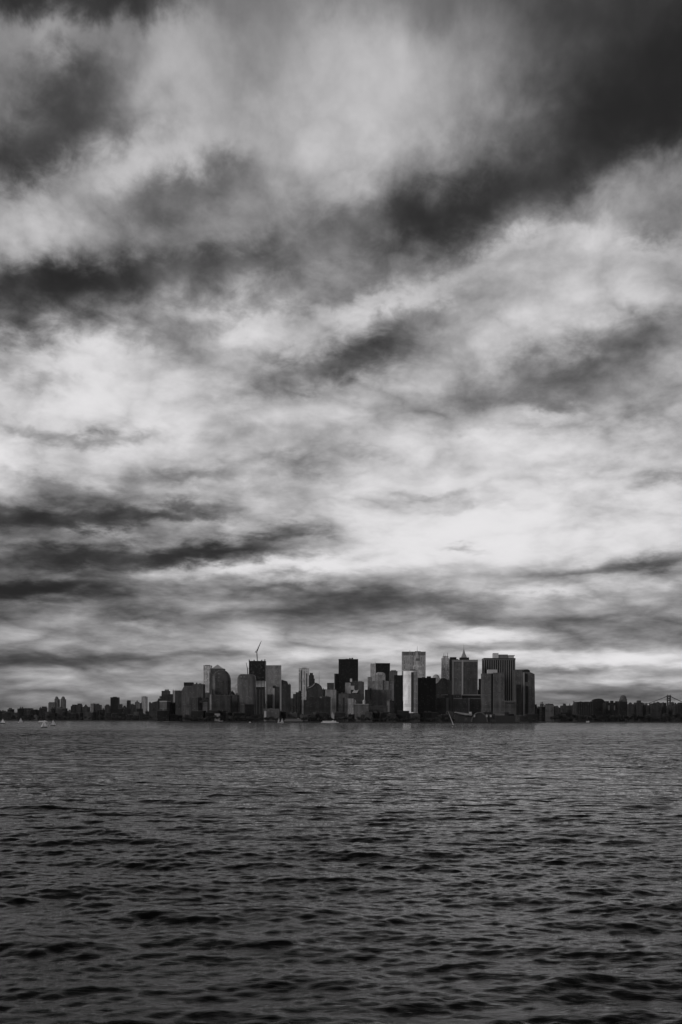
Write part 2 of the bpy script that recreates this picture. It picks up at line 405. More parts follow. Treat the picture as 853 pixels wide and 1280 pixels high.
b = B('office_tower', 'lower black slab attached to the left side of the tall black slab', 418, 423.6, 4300)
b.wall(facade(.015, .01, 5, 4, .6, .5, .5), 842.2); b.roof(plain(.012), h=.6)
b = B('apartment_block', 'thin black slab standing below the junction of the two black slabs', 421, 423.3, 3700, 20)
b.wall(BLACK, 864.5); b.roof(h=.4)
b = B('office_block', 'grey block directly below the tall black slab', 423, 436, 3830)
b.wall(MID, 867.3); b.roof(); b.clutter(3)
b.strip(DARK, 428.5, 431, 872, 897, 'bay_wall')
b = B('office_building', 'clustered grey building with pale left face and pale finial before the tall black slab', 431.6, 455.3, 3950, 40)
b.wall(LITE, 853.2, 431.6, 438.7); b.wall(DIM, 850.8, 438.5, 448, nm='upper_storeys', yo=3); b.wall(MID, 852, 448, 455.3, nm='east_wing', yo=2)
b.roof(plain(.06), 853.2, a=431.6, b=438.7); b.pent(plain(.5), 437.6, 440.2, 848.2, 852, 'finial', yo=1, d=5)
b.pent(LITE, 448.5, 453, 851, 853); b.pent(plain(.4), 438.4, 443, 857.2, 862, 'pale_turret', yo=0, d=6)
bm = bmesh.new(); sil(bm, [(b.lx(x), b.lz(y)) for x, y in ((440, 866.2), (446.5, 866.2), (448.6, 862), (445, 863.4), (443, 861.8))], -3, 2); link_mesh('gable', bm, plain(.4), b.ro)
b.wall(DIM, 867, 433, 455, nm='lower_storeys', yo=-4)
b = B('office_building', 'grey stone building with two small pale domes, facing the waterfront at the centre', 435, 461, 3600, 40)
b.wall(LITE, 873, 435, 442.2); b.wall(facade(.17, .06, 5, 4.2), 880.3, 442.2, 461, nm='east_wing', yo=1); b.roof(plain(.3), 880.3, a=442.2, b=461, yo=1)
for c in (443.6, 455.3):
    bm = bmesh.new(); cx = b.lx(c); loft(bm, [ell(5, 5, 2, b.lz(880), 14, cx, 8), ell(5, 5, 2, b.lz(876.6), 14, cx, 8), ell(3.6, 3.6, 2, b.lz(875.3), 14, cx, 8), ell(.6, .6, 2, b.lz(874.3), 14, cx, 8)])
    link_mesh('dome', bm, plain(.4), b.ro)
b.pent(DARK, 446.5, 452.5, 876.5, 880)

# ---- 4. centre ------------------------------------------------------------
b = B('skyscraper', 'flat-topped tower, black with a pale left face, right of the centre', 463.3, 487.6, 4350, 45)
b.wall(facade(.015, .01, 5, 4, .6, .5, .5), 829, 469.7, 487.6); b.wall(facade(.34, .14, 5, 4), 829.2, 463.3, 469.7, nm='west_wall'); b.roof(plain(.02), 829, h=.8, a=469.7, b=487.6); b.mast(469.2, 827.4, 829.5, .9, yo=2)
b = B('skyscraper', 'ornate stepped stone tower with rounded crown before the black and pale flat-topped tower', 456.5, 487.5, 4000, 45)
b.wall(facade(.15, .05, 4, 3.8), 862); b.wall(facade(.2, .07, 4, 3.8), 846, 459.8, 465, nm='west_wing', yo=3)
b.wall(facade(.24, .08, 4, 3.8), 851, 465, 486, bot=862, yo=2, nm='middle_storeys'); b.wall(facade(.26, .09, 4, 3.8), 843.3, 469, 482, bot=851, yo=4, nm='upper_storeys')
bm = bmesh.new(); c = b.lx(475.6)
loft(bm, [ell(b.lx(482) - c, 16, 4, b.lz(843.5), 20, c, 21), ell(17, 13, 3, b.lz(841.4), 20, c, 21), ell(11, 9, 2, b.lz(840), 20, c, 21)]); link_mesh('crown', bm, plain(.3), b.ro)
for x in (469.6, 473, 478.5, 481.6): b.mast(x, 841, 844, 1.2, 'turret', 5)
b.strip(facade(.08, .03), 478.5, 480.6, 850, 888, 'window_slot', .4, 2); b.strip(plain(.03), 463.2, 464.2, 860, 890, 'window_slot', .4)
b = B('office_block', 'dark lower block at the foot of the ornate stepped stone tower', 461.5, 484, 3660, 40)
b.wall(facade(.09, .03, 4.2, 3.8), 883); b.roof(); b.clutter(4); b.wall(DARK, 874, 461.5, 466, nm='west_wing', yo=5)
b = B('office_tower', 'grey stub tower with rounded top behind the ribbed black tower', 487.2, 497, 4250)
b.wall(MID, 839); b.pent(plain(.12), 489, 495.5, 837.5, 839, yo=3); b.roof()
b = B('office_tower', 'narrow pale slab left of the ribbed black tower', 487.6, 493.2, 4050)
b.wall(PALE, 851.5, bot=None); b.roof(plain(.4), h=.5)
b = B('apartment_block', 'small mid-grey block below the narrow pale slab', 484, 493.5, 3650, 30)
b.wall(MID, 876); b.roof(); b.clutter(2)
b = B('office_tower', 'ribbed black tower left of the curved bright tower', 493, 503.4, 3720, 34)
b.wall(facade(.016, .01, 5, 4, .5, .8, .5), 844); b.roof(plain(.012), h=.6)
for x in (494.5, 496.5, 498.5, 500.5): b.strip(plain(.03), x, x + .5, 845, 893, 'pier', .7)
# curved bright tower: a quarter-round glass front facing the water
b = B('skyscraper', 'bright tower with curved shining front and a dark vertical band', 504.6, 522.6, 3520, 30)
hw = b.w / 2; m = facade(.72, .4, 5, 3.9, .2, .3, .35)
bm = bmesh.new(); n = 20
arc = [(hw * math.sin(R(-72 + 144 * i / n)) / math.sin(R(72)), 17 - 17 * math.cos(R(-72 + 144 * i / n)) / 1.0) for i in range(n + 1)]
pol = arc + [(hw * .75, 34), (-hw * .75, 34)]
prism(bm, pol, b.lz(891), b.lz(838.6)); b.main = link_mesh('wall', bm, m, b.ro); b.top = 838.6
bm = bmesh.new(); prism(bm, [(x * .93, 2 + y * .9) for x, y in pol], 0, b.lz(891)); link_mesh('base_storeys', bm, plain(.06), b.ro)
bm = bmesh.new(); prism(bm, [(x * 1.01, y * 1.0 - .2) for x, y in pol], b.lz(838.6), b.lz(837.8)); link_mesh('roof', bm, plain(.4), b.ro)
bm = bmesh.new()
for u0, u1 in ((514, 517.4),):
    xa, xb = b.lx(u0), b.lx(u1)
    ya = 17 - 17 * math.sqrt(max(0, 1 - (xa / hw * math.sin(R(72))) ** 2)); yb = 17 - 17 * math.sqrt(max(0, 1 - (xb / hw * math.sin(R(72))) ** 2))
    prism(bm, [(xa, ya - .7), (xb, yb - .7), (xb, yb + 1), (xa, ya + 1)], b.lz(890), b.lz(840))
link_mesh('window_band', bm, plain(.05, .5), b.ro)  # dim middle of the side-lit curve, painted as a dark strip
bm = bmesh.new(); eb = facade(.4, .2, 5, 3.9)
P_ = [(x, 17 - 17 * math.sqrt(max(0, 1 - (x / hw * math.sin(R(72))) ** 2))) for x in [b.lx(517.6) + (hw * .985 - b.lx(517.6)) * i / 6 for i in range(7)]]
prism(bm, [(x, y - .45) for x, y in P_] + [(x, y + .6) for x, y in P_[::-1]], b.lz(890.4), b.lz(839.4)); link_mesh('shaded_east_side', bm, eb, b.ro)  # darker skin: the shade on the curve's side away from the sun is painted
b.pent(plain(.15), 507, 511.5, 836.8, 838.2, yo=12); b.pent(plain(.1), 513, 519.5, 836.2, 838.2, yo=12)
b = B('skyscraper', 'tallest broad pale tower with fine vertical ribs, behind the curved bright tower', 503, 532.2, 4600, 50)
b.wall(facade(.34, .14, 6.5, 4, .45, .85), 814.6); b.strip(facade(.2, .1, 6.5, 20), 503, 532.2, 814.6, 819, 'mechanical_floors', .5); b.roof(plain(.15))
b.mast(512.6, 811.8, 814.6, 1.0); b.pent(plain(.2), 519, 526, 813.6, 814.6)
for i in range(12): b.strip(plain(.4), 504.2 + i * 2.35, 504.9 + i * 2.35, 819, 870, 'rib', .9)
b = B('skyscraper', 'slender pale tower with pyramid roof and needle before the tallest broad pale tower', 517.5, 527.5, 4400, 34)
b.wall(facade(.4, .15, 4, 3.8), 832); b.wall(facade(.36, .15, 4, 3.8), 825, 518.6, 526.4, bot=832, yo=3, nm='upper_storeys')
bm = bmesh.new(); c = b.lx(521.9); loft(bm, [ell(11, 11, 6, b.lz(825.2), 8, c, 16), ell(6, 6, 4, b.lz(819), 8, c, 16), ell(.8, .8, 3, b.lz(812.5), 8, c, 16)]); link_mesh('pyramid_roof', bm, plain(.3, .5), b.ro)
b.mast(521.9, 806.5, 813, .9, 'needle', 16)
b.strip(plain(.14), 519.5, 525, 822.6, 825.5, 'window_band', .5, 2.5)
b = B('office_building', 'wide solid black block right of the curved bright tower', 522.4, 545, 3570, 50)
b.wall(facade(.013, .009, 5, 4, .6, .5, .5), 847.2); b.roof(plain(.012), h=.8); b.pent(plain(.013), 534, 539, 845, 847.2); b.pent(plain(.013), 528, 532, 846.2, 847.2)
b = B('office_tower', 'faint pale dome-topped tower rising behind the wide black block', 540.6, 550.4, 4900, 34)
b.wall(facade(.3, .15), 847)
bm = bmesh.new(); c = b.lx(545.6); loft(bm, [ell(16, 14, 2.5, b.lz(847.2), 16, c, 17), ell(14, 12, 2, b.lz(844.6), 16, c, 17), ell(8, 7, 2, b.lz(843), 16, c, 17), ell(1, 1, 2, b.lz(842.4), 16, c, 17)]); link_mesh('dome_roof', bm, plain(.3), b.ro)
b = B('office_building', 'dark gabled building right of the wide black block', 545, 566.4, 3900, 45)
b.profile(facade(.05, .02, 4.5, 4), [(545, None), (566.4, None), (566.4, 851), (562, 850), (555.4, 847.2), (552, 847.4), (547.5, 853.5), (545, 854)])
b.pent(plain(.06), 558, 562, 849, 852)
b = B('skyscraper', 'slim pale tower with small prongs on its stepped roof', 552.4, 561.6, 4700, 34)
b.wall(facade(.42, .18, 6, 4, .4, .9), 822.5); b.wall(facade(.42, .18, 6, 4, .4, .9), 819.5, 554, 560.6, bot=822.5, yo=3, nm='upper_storeys'); b.roof(plain(.3), 822.5, h=.5)
b.mast(555, 816, 820, 1.3, 'prong', 5); b.mast(559.6, 815.4, 820, 1.3, 'prong', 5); b.mast(556.8, 817.6, 820, 1, 'prong', 7)
b = B('skyscraper', 'black narrow tower wedged left of the big two-faced grey tower', 562.3, 573, 4100)
b.wall(BLACK, 823.5); b.wall(BLACK, 821, 563, 570.8, bot=823.5, nm='upper_storeys', yo=3)
b = B('skyscraper', 'tower with black crown and steep pale spire peeking over the two-faced grey tower', 575, 586.6, 4250)
b.wall(DIM, 824); b.wall(plain(.02), 821.4, 575.3, 586.4, bot=824, yo=-1, nm='crown')
bm = bmesh.new(); c = b.lx(580.3); loft(bm, [ell(11.5, 11.5, 6, b.lz(821.6), 8, c, 14), ell(5, 5, 4, b.lz(816), 8, c, 14), ell(.6, .6, 3, b.lz(810.2), 8, c, 14)]); link_mesh('spire', bm, plain(.24, .5), b.ro)
b.mast(580.3, 804.8, 811, .7, 'needle', 14)
b = B('skyscraper', 'big two-faced grey tower with pale corner strip and pale cornice', 566.4, 597.4, 3780, 45)
b.wall(facade(.09, .035, 5, 3.9), 824.8, 577.5, 597.4); b.wall(facade(.15, .05, 5, 3.9), 824.8, 566.4, 577.5, nm='west_wall', yo=1.5)  # sun from the left put into the tones: west face paler, main face darker
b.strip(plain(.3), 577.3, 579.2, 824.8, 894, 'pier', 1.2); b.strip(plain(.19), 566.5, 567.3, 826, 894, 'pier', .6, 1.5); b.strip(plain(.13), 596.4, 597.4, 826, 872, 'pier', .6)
bm = bmesh.new(); box(bm, b.lx(566.2), b.lx(597.7), -1, 44, b.lz(824.8), b.lz(824.3)); link_mesh('roof', bm, plain(.15), b.ro)
b.strip(plain(.2), 566.4, 597.4, 824.7, 827, 'cornice', .9)
b = B('office_building', 'low wide wing with pale ledges at the foot of the two-faced grey tower', 567, 605.5, 3650, 60)
b.wall(facade(.12, .045, 5, 4), 872.4, 567, 587); b.wall(facade(.055, .02, 5, 4), 872.4, 587, 605.5, nm='east_wing', yo=2)
b.strip(plain(.3), 567, 578, 872.2, 873.2, 'ledge', .7); b.strip(plain(.16), 578, 605.5, 872.2, 873, 'ledge', .7, 1.8)
b.pent(facade(.15, .06, 6, 6), 567.2, 577, 867.6, 872.4, yo=6); b.pent(plain(.02), 579, 603, 868.6, 872.4, yo=10); b.pent(plain(.22), 579, 605, 867.6, 868.6, 'canopy', yo=9)
b.strip(plain(.2), 585.8, 587, 872, 896, 'pier', .8)
b = B('office_building', 'dark low building with a pale blotch between the black block and the two-faced tower', 545.5, 567, 3620, 40)
b.wall(facade(.05, .02), 872.5, 545.5, 556.5); b.wall(facade(.07, .03), 868, 556, 567, nm='east_wing', yo=3); b.pent(plain(.22), 552, 560, 867.6, 868.4, 'canopy', yo=2)
b.pent(plain(.13), 546.5, 549.5, 867, 872); b.strip(plain(.1), 558, 561, 872, 890, 'bay_wall', .8, 3); b.roof(top=872.5, a=545.5, b=556.5)

# ---- 5. right group ---------------------------------------------------------
b = B('office_block', 'small black block in the gap between the two big right-hand towers', 597.3, 604, 4100)
b.wall(BLACK, 862, 597.3, 599.5); b.wall(BLACK, 848, 599, 604, nm='upper_block', yo=2); b.roof(top=862, a=597.3, b=599.5)
b = B('skyscraper', 'tall dark tower with close vertical piers and pale rooftop boxes', 605, 644.2, 3850, 55)
b.wall(facade(.03, .015, 5, 4), 823); bm = bmesh.new(); box(bm, b.lx(604.8), b.lx(644.4), -1.6, 55.5, b.lz(824.6), b.lz(822)); link_mesh('roof', bm, plain(.13), b.ro)
for i in range(15): b.strip(plain(.17), 605.2 + i * 2.72, 606.1 + i * 2.72, 824.8, 893, 'pier', 1.3)
b.pent(plain(.5), 616.8, 623.6, 815.6, 822, yo=8); b.pent(plain(.14), 623.8, 635.4, 817.4, 822, yo=10); b.pent(plain(.3), 635.6, 644, 818.2, 819, 'roof_screen', yo=8); b.pent(plain(.4), 636, 643, 819, 822, yo=9)
b.strip(plain(.05), 605, 644.2, 822.2, 823.6, 'louvre_band', 1.9)
b = B('skyscraper', 'grey blocky tower with a black vertical slot and pale rooftop box, before the pier-faced tower', 602.8, 630.8, 3620, 45)
g = facade(.145, .06, 4, 3.8)
b.wall(g, 841.6, 602.8, 614.2); b.wall(facade(.15, .065, 4, 3.8), 840.6, 616.6, 630.8, nm='east_wing'); b.wall(plain(.012), 841.2, 614.2, 616.6, nm='window_slot', yo=3)
b.roof(plain(.1), 841.6, a=602.8, b=614.2, h=.8); b.roof(plain(.1), 840.6, a=616.6, b=630.8, h=.8); b.pent(plain(.42), 610.3, 622, 836.4, 841, yo=6)
b.strip(plain(.08), 603, 614, 865.5, 867, 'band', .4); b.strip(plain(.08), 616.8, 630.6, 864.5, 866, 'band', .4)
b = B('office_block', 'low grey annex at the right foot of the blocky slotted tower', 631, 645.5, 3600, 30)
b.wall(facade(.11, .05), 876); b.roof(plain(.14), h=1.4); b.strip(plain(.03), 632, 643, 877.6, 879.3, 'window_band', .4)
b = B('skyscraper', 'grey flat-topped tower immediately right of the pier-faced tower', 644, 655, 3800, 40)
b.wall(facade(.13, .06, 5, 4), 836.6); b.roof(plain(.1), h=.6); b.strip(facade(.03, .015, 5, 4), 645.5, 652.5, 855, 893, 'window_band', .5)
b = B('skyscraper', 'easternmost grey tower of the group with black rounded cap and pale left edge', 654.2, 668.8, 3680, 40)
b.profile(facade(.12, .05, 5, 4), [(654.2, None), (669.3, None), (668.4, 842), (664, 840), (661, 839.4), (654.2, 839.4)])
bm = bmesh.new(); c = b.lx(658.6); loft(bm, [ell(12.5, 10, 3, b.lz(840), 20, c, 14), ell(12.5, 10, 3, b.lz(837.4), 20, c, 14), ell(7, 6, 2, b.lz(836), 20, c, 14)]); link_mesh('roof_cap', bm, plain(.018), b.ro)
b.strip(plain(.3), 654.4, 655.6, 840, 896, 'pier', 1.4); b.strip(plain(.012), 656.2, 659.8, 841.5, 852, 'window_slot', .5); b.strip(facade(.025, .015), 657, 660.4, 857, 893, 'window_band', .5)
b = B('apartment_block', 'tiny black block stuck to the right foot of the easternmost tower', 668.8, 671.4, 3700, 20)
b.wall(BLACK, 880); b.roof(h=.4)

# ferry terminal with arched front
b = B('ferry_terminal', 'low ferry terminal with pale sloping canopy and big dark arch on the waterfront', 569, 620, 3420, 30, cat='terminal')
b.wall(facade(.06, .03, 8, 8), 893, 569, 590); b.wall(facade(.07, .03, 8, 8), 892, 590, 620, nm='main_hall', yo=2)
bm = bmesh.new(); sil(bm, [(b.lx(569), b.lz(890.4)), (b.lx(581), b.lz(893.6)), (b.lx(590), b.lz(893.8)), (b.lx(590), b.lz(892)), (b.lx(583), b.lz(891.2)), (b.lx(569.5), b.lz(889.4))], -8, 20); link_mesh('canopy', bm, plain(.22), b.ro)
def arch(bm, cx, z0, rx, rz, t, y0, y1, n=14):
    P = [(cx + rx * math.cos(math.pi * i / n), z0 + rz * math.sin(math.pi * i / n)) for i in range(n + 1)]
    Q = [(cx + (rx - t) * math.cos(math.pi * i / n), z0 + (rz - t) * math.sin(math.pi * i / n)) for i in range(n, -1, -1)]
    sil(bm, P + Q, y0, y1)
bm = bmesh.new(); arch(bm, b.lx(599.5), 0, b.lx(610) - b.lx(599.5), b.lz(889.6), 3, -4, 6); link_mesh('arch', bm, plain(.09), b.ro)
bm = bmesh.new(); sil(bm, [(b.lx(599.5) + (b.lx(609) - b.lx(599.5)) * math.cos(math.pi * i / 14), b.lz(890.4) * math.sin(math.pi * i / 14)) for i in range(15)], -1.5, 1.5); link_mesh('glass_front', bm, plain(.03, .3), b.ro)
b.pent(plain(.4), 586.5, 589.5, 889.4, 894, 'stair_tower', yo=-6, d=5)
for x in (592, 607.5, 612.5): b.strip(plain(.3), x, x + 2, 893, 896, 'sign_panel', 5.2, 0)
bm = bmesh.new(); box(bm, b.lx(620), b.lx(644), 0, 20, 0, b.lz(894)); link_mesh('pier_shed', bm, plain(.03), b.ro)
b.pent(plain(.12), 619.6, 631, 891.5, 893.4, 'roof', yo=-1, d=22)

# pale waterfront bits
b = B('kiosk', 'small pale peaked pavilion among trees right of the wide blackish brick block', 414.4, 418, 3450, 10)
b.profile(plain(.32), [(414.4, None), (418, None), (418, 894.5), (417, 892.5), (415.8, 889.5), (414.8, 892), (414.4, 895)], d=8)
b = B('pier_shed', 'small pale shed on the shore left of the white motor yacht', 268.5, 275, 3470, 10)
b.wall(plain(.26), 892.3); b.roof(plain(.2), h=.4)

# ---- 6. distant left skyline (beyond the river, lower, hazier) ---------------
LY = 6200
FARD = facade(.055, .03, 5, 3.8); FARM = facade(.14, .08, 5, 3.8); FARL = facade(.3, .15, 5, 3.8); FARB = facade(.03, .02, 5, 3.8)
def far(label, x0, x1, top, mat, Y=LY, name='apartment_block', steps=(), hut=1, group=None, point=None):
    b = B(name, label, x0, x1, Y, 40, group=group)
    if not steps and not point and hut == 1 and (int(x0) % 3): b.edge = x0 + (x1 - x0) * (.35 if int(x0) % 2 else .65); b.th = R(58 if int(x0) % 2 else 30)
    b.wall(mat, top); b.roof(h=.8)
    for (a, c, t) in steps: b.wall(mat, t, a, c, bot=top, yo=4, nm='upper_storeys')
    if hut: b.clutter(hut, hmax=6)
    if point:
        bm = bmesh.new(); c = b.lx(point[0]); loft(bm, [ell(b.w * .35, b.w * .35, 4, b.lz(top), 8, c, 20), ell(.5, .5, 3, b.lz(point[1]), 8, c, 20)]); link_mesh('pyramid_roof', bm, mat, b.ro)
    return b
far('small dark square block near the left end of the far shore', 3.2, 10.4, 890.6, FARD)
far('dark flat block with raised right part on the far left shore', 27.2, 38.2, 887.6, FARB, steps=((30, 38, 886.2),))
far('long low dark block right of the raised flat block on the far left shore', 38.2, 51, 888.6, FARB)
far('dark small tower with stepped top before the paired slender towers, far left', 51.2, 57, 886, FARB, 6000, steps=((52.2, 56, 884),))
far('mid-grey broad tower left of the two slender twin towers', 60.6, 68.6, 879.6, FARM, 6400, 'office_tower', steps=((62, 67, 878.6),))
b = far('left one of two slender twin towers on the far left skyline', 68.3, 73, 875, FARM, 6500, 'skyscraper', hut=0)
bm = bmesh.new(); loft(bm, [ell(b.w * .48, 9, 4, b.lz(875), 14, 0, 12), ell(b.w * .42, 8, 3, b.lz(873), 14, -1, 12), ell(b.w * .2, 4, 2, b.lz(871.4), 14, -2, 12)]); link_mesh('crown', bm, FARM, b.ro)
b = far('right one of two slender twin towers, closer to the stepped rooftops', 75.8, 80.8, 875, FARM, 6500, 'skyscraper', hut=0)
bm = bmesh.new(); loft(bm, [ell(b.w * .48, 9, 4, b.lz(875), 14, 0, 12), ell(b.w * .42, 8, 3, b.lz(873), 14, 1, 12), ell(b.w * .2, 4, 2, b.lz(871.4), 14, 1.4, 12)]); link_mesh('crown', bm, FARM, b.ro)
far('grey block filling the gap between the twin slender towers', 72.8, 76, 884.5, FARM, 6350)
far('dark blocky tower with stepped top right of the twin slender towers', 88.6, 95, 883.5, FARB, 6100, 'office_tower', steps=((90, 94, 881.5),))
far('dark grey block with a narrower upper floor, second after the twin towers', 95.4, 101.4, 882, FARD, 6100, 'office_tower', steps=((96.8, 100.4, 880.2),))
far('dark low tower with a pointed roof on the far left skyline', 103, 110.8, 884.6, FARD, 6100, 'office_tower', point=(106.5, 881))
far('mid-grey square tower left of the paired grey blocks, far left', 112.8, 119.4, 880.4, FARM, 6300, 'office_tower')
far('mid-grey tower with sloping top beside the mid-grey square tower', 119.4, 125.6, 882, FARD, 6250, 'office_tower', steps=((120.4, 123.6, 880.2),))
far('dark block touching the left side of the conspicuous black square tower', 131, 137.4, 883, FARD, 5900, steps=((132.6, 136, 881.3),))
b = far('conspicuous black square tower standing alone on the far left skyline', 138.2, 147.8, 872.5, facade(.018, .012, 6, 4), 5700, 'skyscraper', hut=0); b.pent(plain(.02), 141, 145.5, 871.6, 872.5)
far('thin grey spike tower right of the conspicuous black tower', 149.6, 151.6, 881, FARD, 6200, hut=0)
far('dark bell-shaped block with pointed roof right of the black square tower', 152, 158.4, 885, FARD, 6200, point=(155.2, 882.5))
far('slim dark tower with flat cap midway along the far left skyline', 158.6, 162, 877, FARB, 6000, 'office_tower', steps=((159, 161.6, 876),), hut=0)
far('dark stepped block right of the slim flat-capped dark tower', 162, 168.4, 881.6, FARD, 6100, steps=((163, 166, 880.8),))
far('grey pointed tower left of the pale slab tower, far left skyline', 168.8, 173, 878.4, FARM, 6300, 'office_tower', point=(170.8, 875.6), hut=0)
far('broad low grey block touching the pale slab tower', 173, 177.4, 879.6, FARM, 6200)
b = far('pale grey slab tower, brightest on the far left skyline', 177, 183.2, 871.8, FARL, 6400, 'skyscraper', hut=0); b.pent(FARL, 178.2, 182, 871, 871.8)
far('dark notched block left of the low corner block near the tower group', 186.4, 192, 879.5, FARD, 5200, steps=((186.4, 188, 878),))
far('grey rough-topped block just before the western end of the tower group', 191.6, 200.6, 878.2, FARD, 5000, hut=3)

# low anonymous rows of houses, far left and right and infill behind the quay
rr = random.Random(11)
low = []
for i, (h, st) in enumerate(((.9, 1), (1.15, 0), (1, 2))):
    for tone in (.02, .04, .08):
        low.append((h, st, facade(tone, tone * .4, 4, 3.4)))
protos = {}
def low_row(name, label, group, x0, x1, Y0, Y1, t0, t1, n):
    for i in range(n):
        h, st, m = low[rr.randrange(len(low))]
        Y = rr.uniform(Y0, Y1); w = rr.uniform(14, 42); px = x0 + (x1 - x0) * (i + rr.uniform(.1, .9)) / n
        H = Z(rr.uniform(t0, t1), Y) - GZ
        key = (h, st, m.name)
        if key not in protos:
            o = thing(name, label, 'building', (0, 0, 0), group)
            bm = bmesh.new(); box(bm, -15, 15, 0, 24, 0, 20); link_mesh('wall', bm, m, o)
            bm = bmesh.new(); box(bm, -15.2, 15.2, -.2, 24.2, 20.003, 20.6)
            link_mesh('roof', bm, plain(.07), o)
            for q in range(st):
                bm = bmesh.new(); box(bm, -10 + q * 12, -4 + q * 13, 5, 12, 20.55, 20.55 + 2.5 * h); link_mesh('rooftop_hut', bm, plain(.05), o)
            protos[key] = o; new = o; o.name = name
        else: new = copy_tree(protos[key], (0, 0, 0))
        new.name = name; new['label'] = label; new['group'] = group
        new.location = (X(px, Y), Y, GZ); new.scale = (w / 30, 1, max(6, H) / 20); new.rotation_euler = (0, 0, R(rr.uniform(-30, 30)))
low_row('low_building', 'one of the low dark buildings crowded along the far left shore', 'low buildings along the far left shore', 0, 200, 5400, 6600, 886.5, 895, 60)
low_row('low_building', 'one of the low dark buildings crowded along the far right shore', 'low buildings along the far right shore', 670, 853, 5000, 5900, 879.5, 892, 60)
low_row('low_building', 'one of the low blocks packed behind the central waterfront trees', 'low buildings behind the central waterfront', 200, 668, 3500, 3560, 888, 895, 44)
low_row('low_building', 'one of the mid-height dark buildings packed behind the front row of towers', 'mid-height buildings behind the towers', 200, 668, 4400, 4500, 866, 882, 60)

# ---- 7. right shore ----------------------------------------------------------
b = far('grey flat-topped block first after the gap east of the tower group', 681, 692.6, 880.6, FARM, 5200)
far('dark peaked block right of the grey flat-topped block, eastern shore', 693.6, 701.4, 884, FARD, 5200, point=(697.6, 881))
far('dark block with a tiny tower on its left, eastern shore', 702.4, 714, 881.4, FARD, 5100, steps=((704.6, 707.6, 878.8),))
b = B('chimney', 'thin dark chimney just left of the long black waterfront warehouse', 717, 718.4, 5000, 8, cat='chimney')
bm = bmesh.new(); tube(bm, (0, 4, 0), (0, 4, b.lz(876)), 2.6, 2, 10); link_mesh('shaft', bm, plain(.05), b.ro)
bm = bmesh.new(); tube(bm, (0, 4, b.lz(876.4)), (0, 4, b.lz(875.8)), 2.5, 2.5, 10); link_mesh('rim', bm, plain(.03), b.ro)
b = B('warehouse', 'long black waterfront warehouse block on the eastern shore', 720.8, 743, 4500, 50)
b.wall(facade(.025, .04, 9, 5, .4, .6), 877); b.roof(plain(.02)); b.clutter(3, hmax=3)
b = B('warehouse', 'black block with a low rounded roof next to the long black warehouse', 741, 757, 4650, 50)
b.wall(BLACK, 875.6, edge=None); bm = bmesh.new()
sil(bm, [(b.lx(741.6) + 0, b.lz(875.8))] + [(b.lx(749) + (b.lx(756) - b.lx(749)) * math.cos(math.pi * i / 10), b.lz(875.8) + (b.lz(872.3) - b.lz(875.8)) * math.sin(math.pi * i / 10)) for i in range(10, -1, -1)], 4, 40); link_mesh('rounded_roof', bm, plain(.02), b.ro)
b = B('warehouse', 'black block with a notched roofline and paler wall panels, left of the round-topped tower', 757.3, 777, 4550, 50)
b.wall(facade(.028, .02), 877.4)
for i, x in enumerate((758, 763.8, 770, 775)): b.wall(facade(.028, .02), 875.6 - (i % 2) * .6, x, x + 3.4, bot=877.4, nm='upper_storeys', yo=1)
for x in (760.6, 767.6): b.strip(plain(.12), x, x + 1.6, 881, 887, 'wall_panel', .5)
b = B('office_tower', 'round-topped grey tower above black blocks on the eastern shore', 776.2, 784, 4900, 30)
b.wall(facade(.12, .06), 873)
bm = bmesh.new(); hw = b.w / 2; loft(bm, [ell(hw * 1.01, 14, 4, b.lz(873.2), 16, 0, 14), ell(hw * .95, 13, 3, b.lz(870.4), 16, 0, 14), ell(hw * .7, 9, 2, b.lz(868.8), 16, 0, 14), ell(hw * .25, 3, 2, b.lz(868), 16, 0, 14)]); link_mesh('dome_roof', bm, facade(.12, .06), b.ro)
b = B('warehouse', 'black square block in front of the round-topped grey tower', 774.6, 784.4, 4480, 40)
b.wall(BLACK, 876.2); b.roof()
far('dark dome-capped block right of the round-topped tower', 785.6, 793.4, 879.4, FARD, 5000, point=(789.4, 876.6))
far('dark stepped block with a narrow upper floor left of the bridge', 795.2, 803.8, 877.4, FARD, 5000, steps=((797.4, 801.8, 874.6),))
far('low dark block with flat roof between the stepped block and the bridge', 804, 812, 880.6, FARD, 5100)
far('wide dark block left of the bridge tower with a small peak', 814.6, 827, 878.4, FARD, 5000, point=(824, 876))
far('dark block with small hut immediately left of the bridge tower', 827, 834, 877.6, FARD, 5050)
far('dark block immediately right of the bridge tower', 838.6, 844, 877.4, FARD, 5050)
far('black block at the right edge of the picture beyond the bridge', 847.6, 860, 879.2, FARB, 4900, steps=((850.6, 858, 877),))
far('low dark block in the dip right of the bridge tower', 843.6, 848.4, 881.6, FARD, 5000)

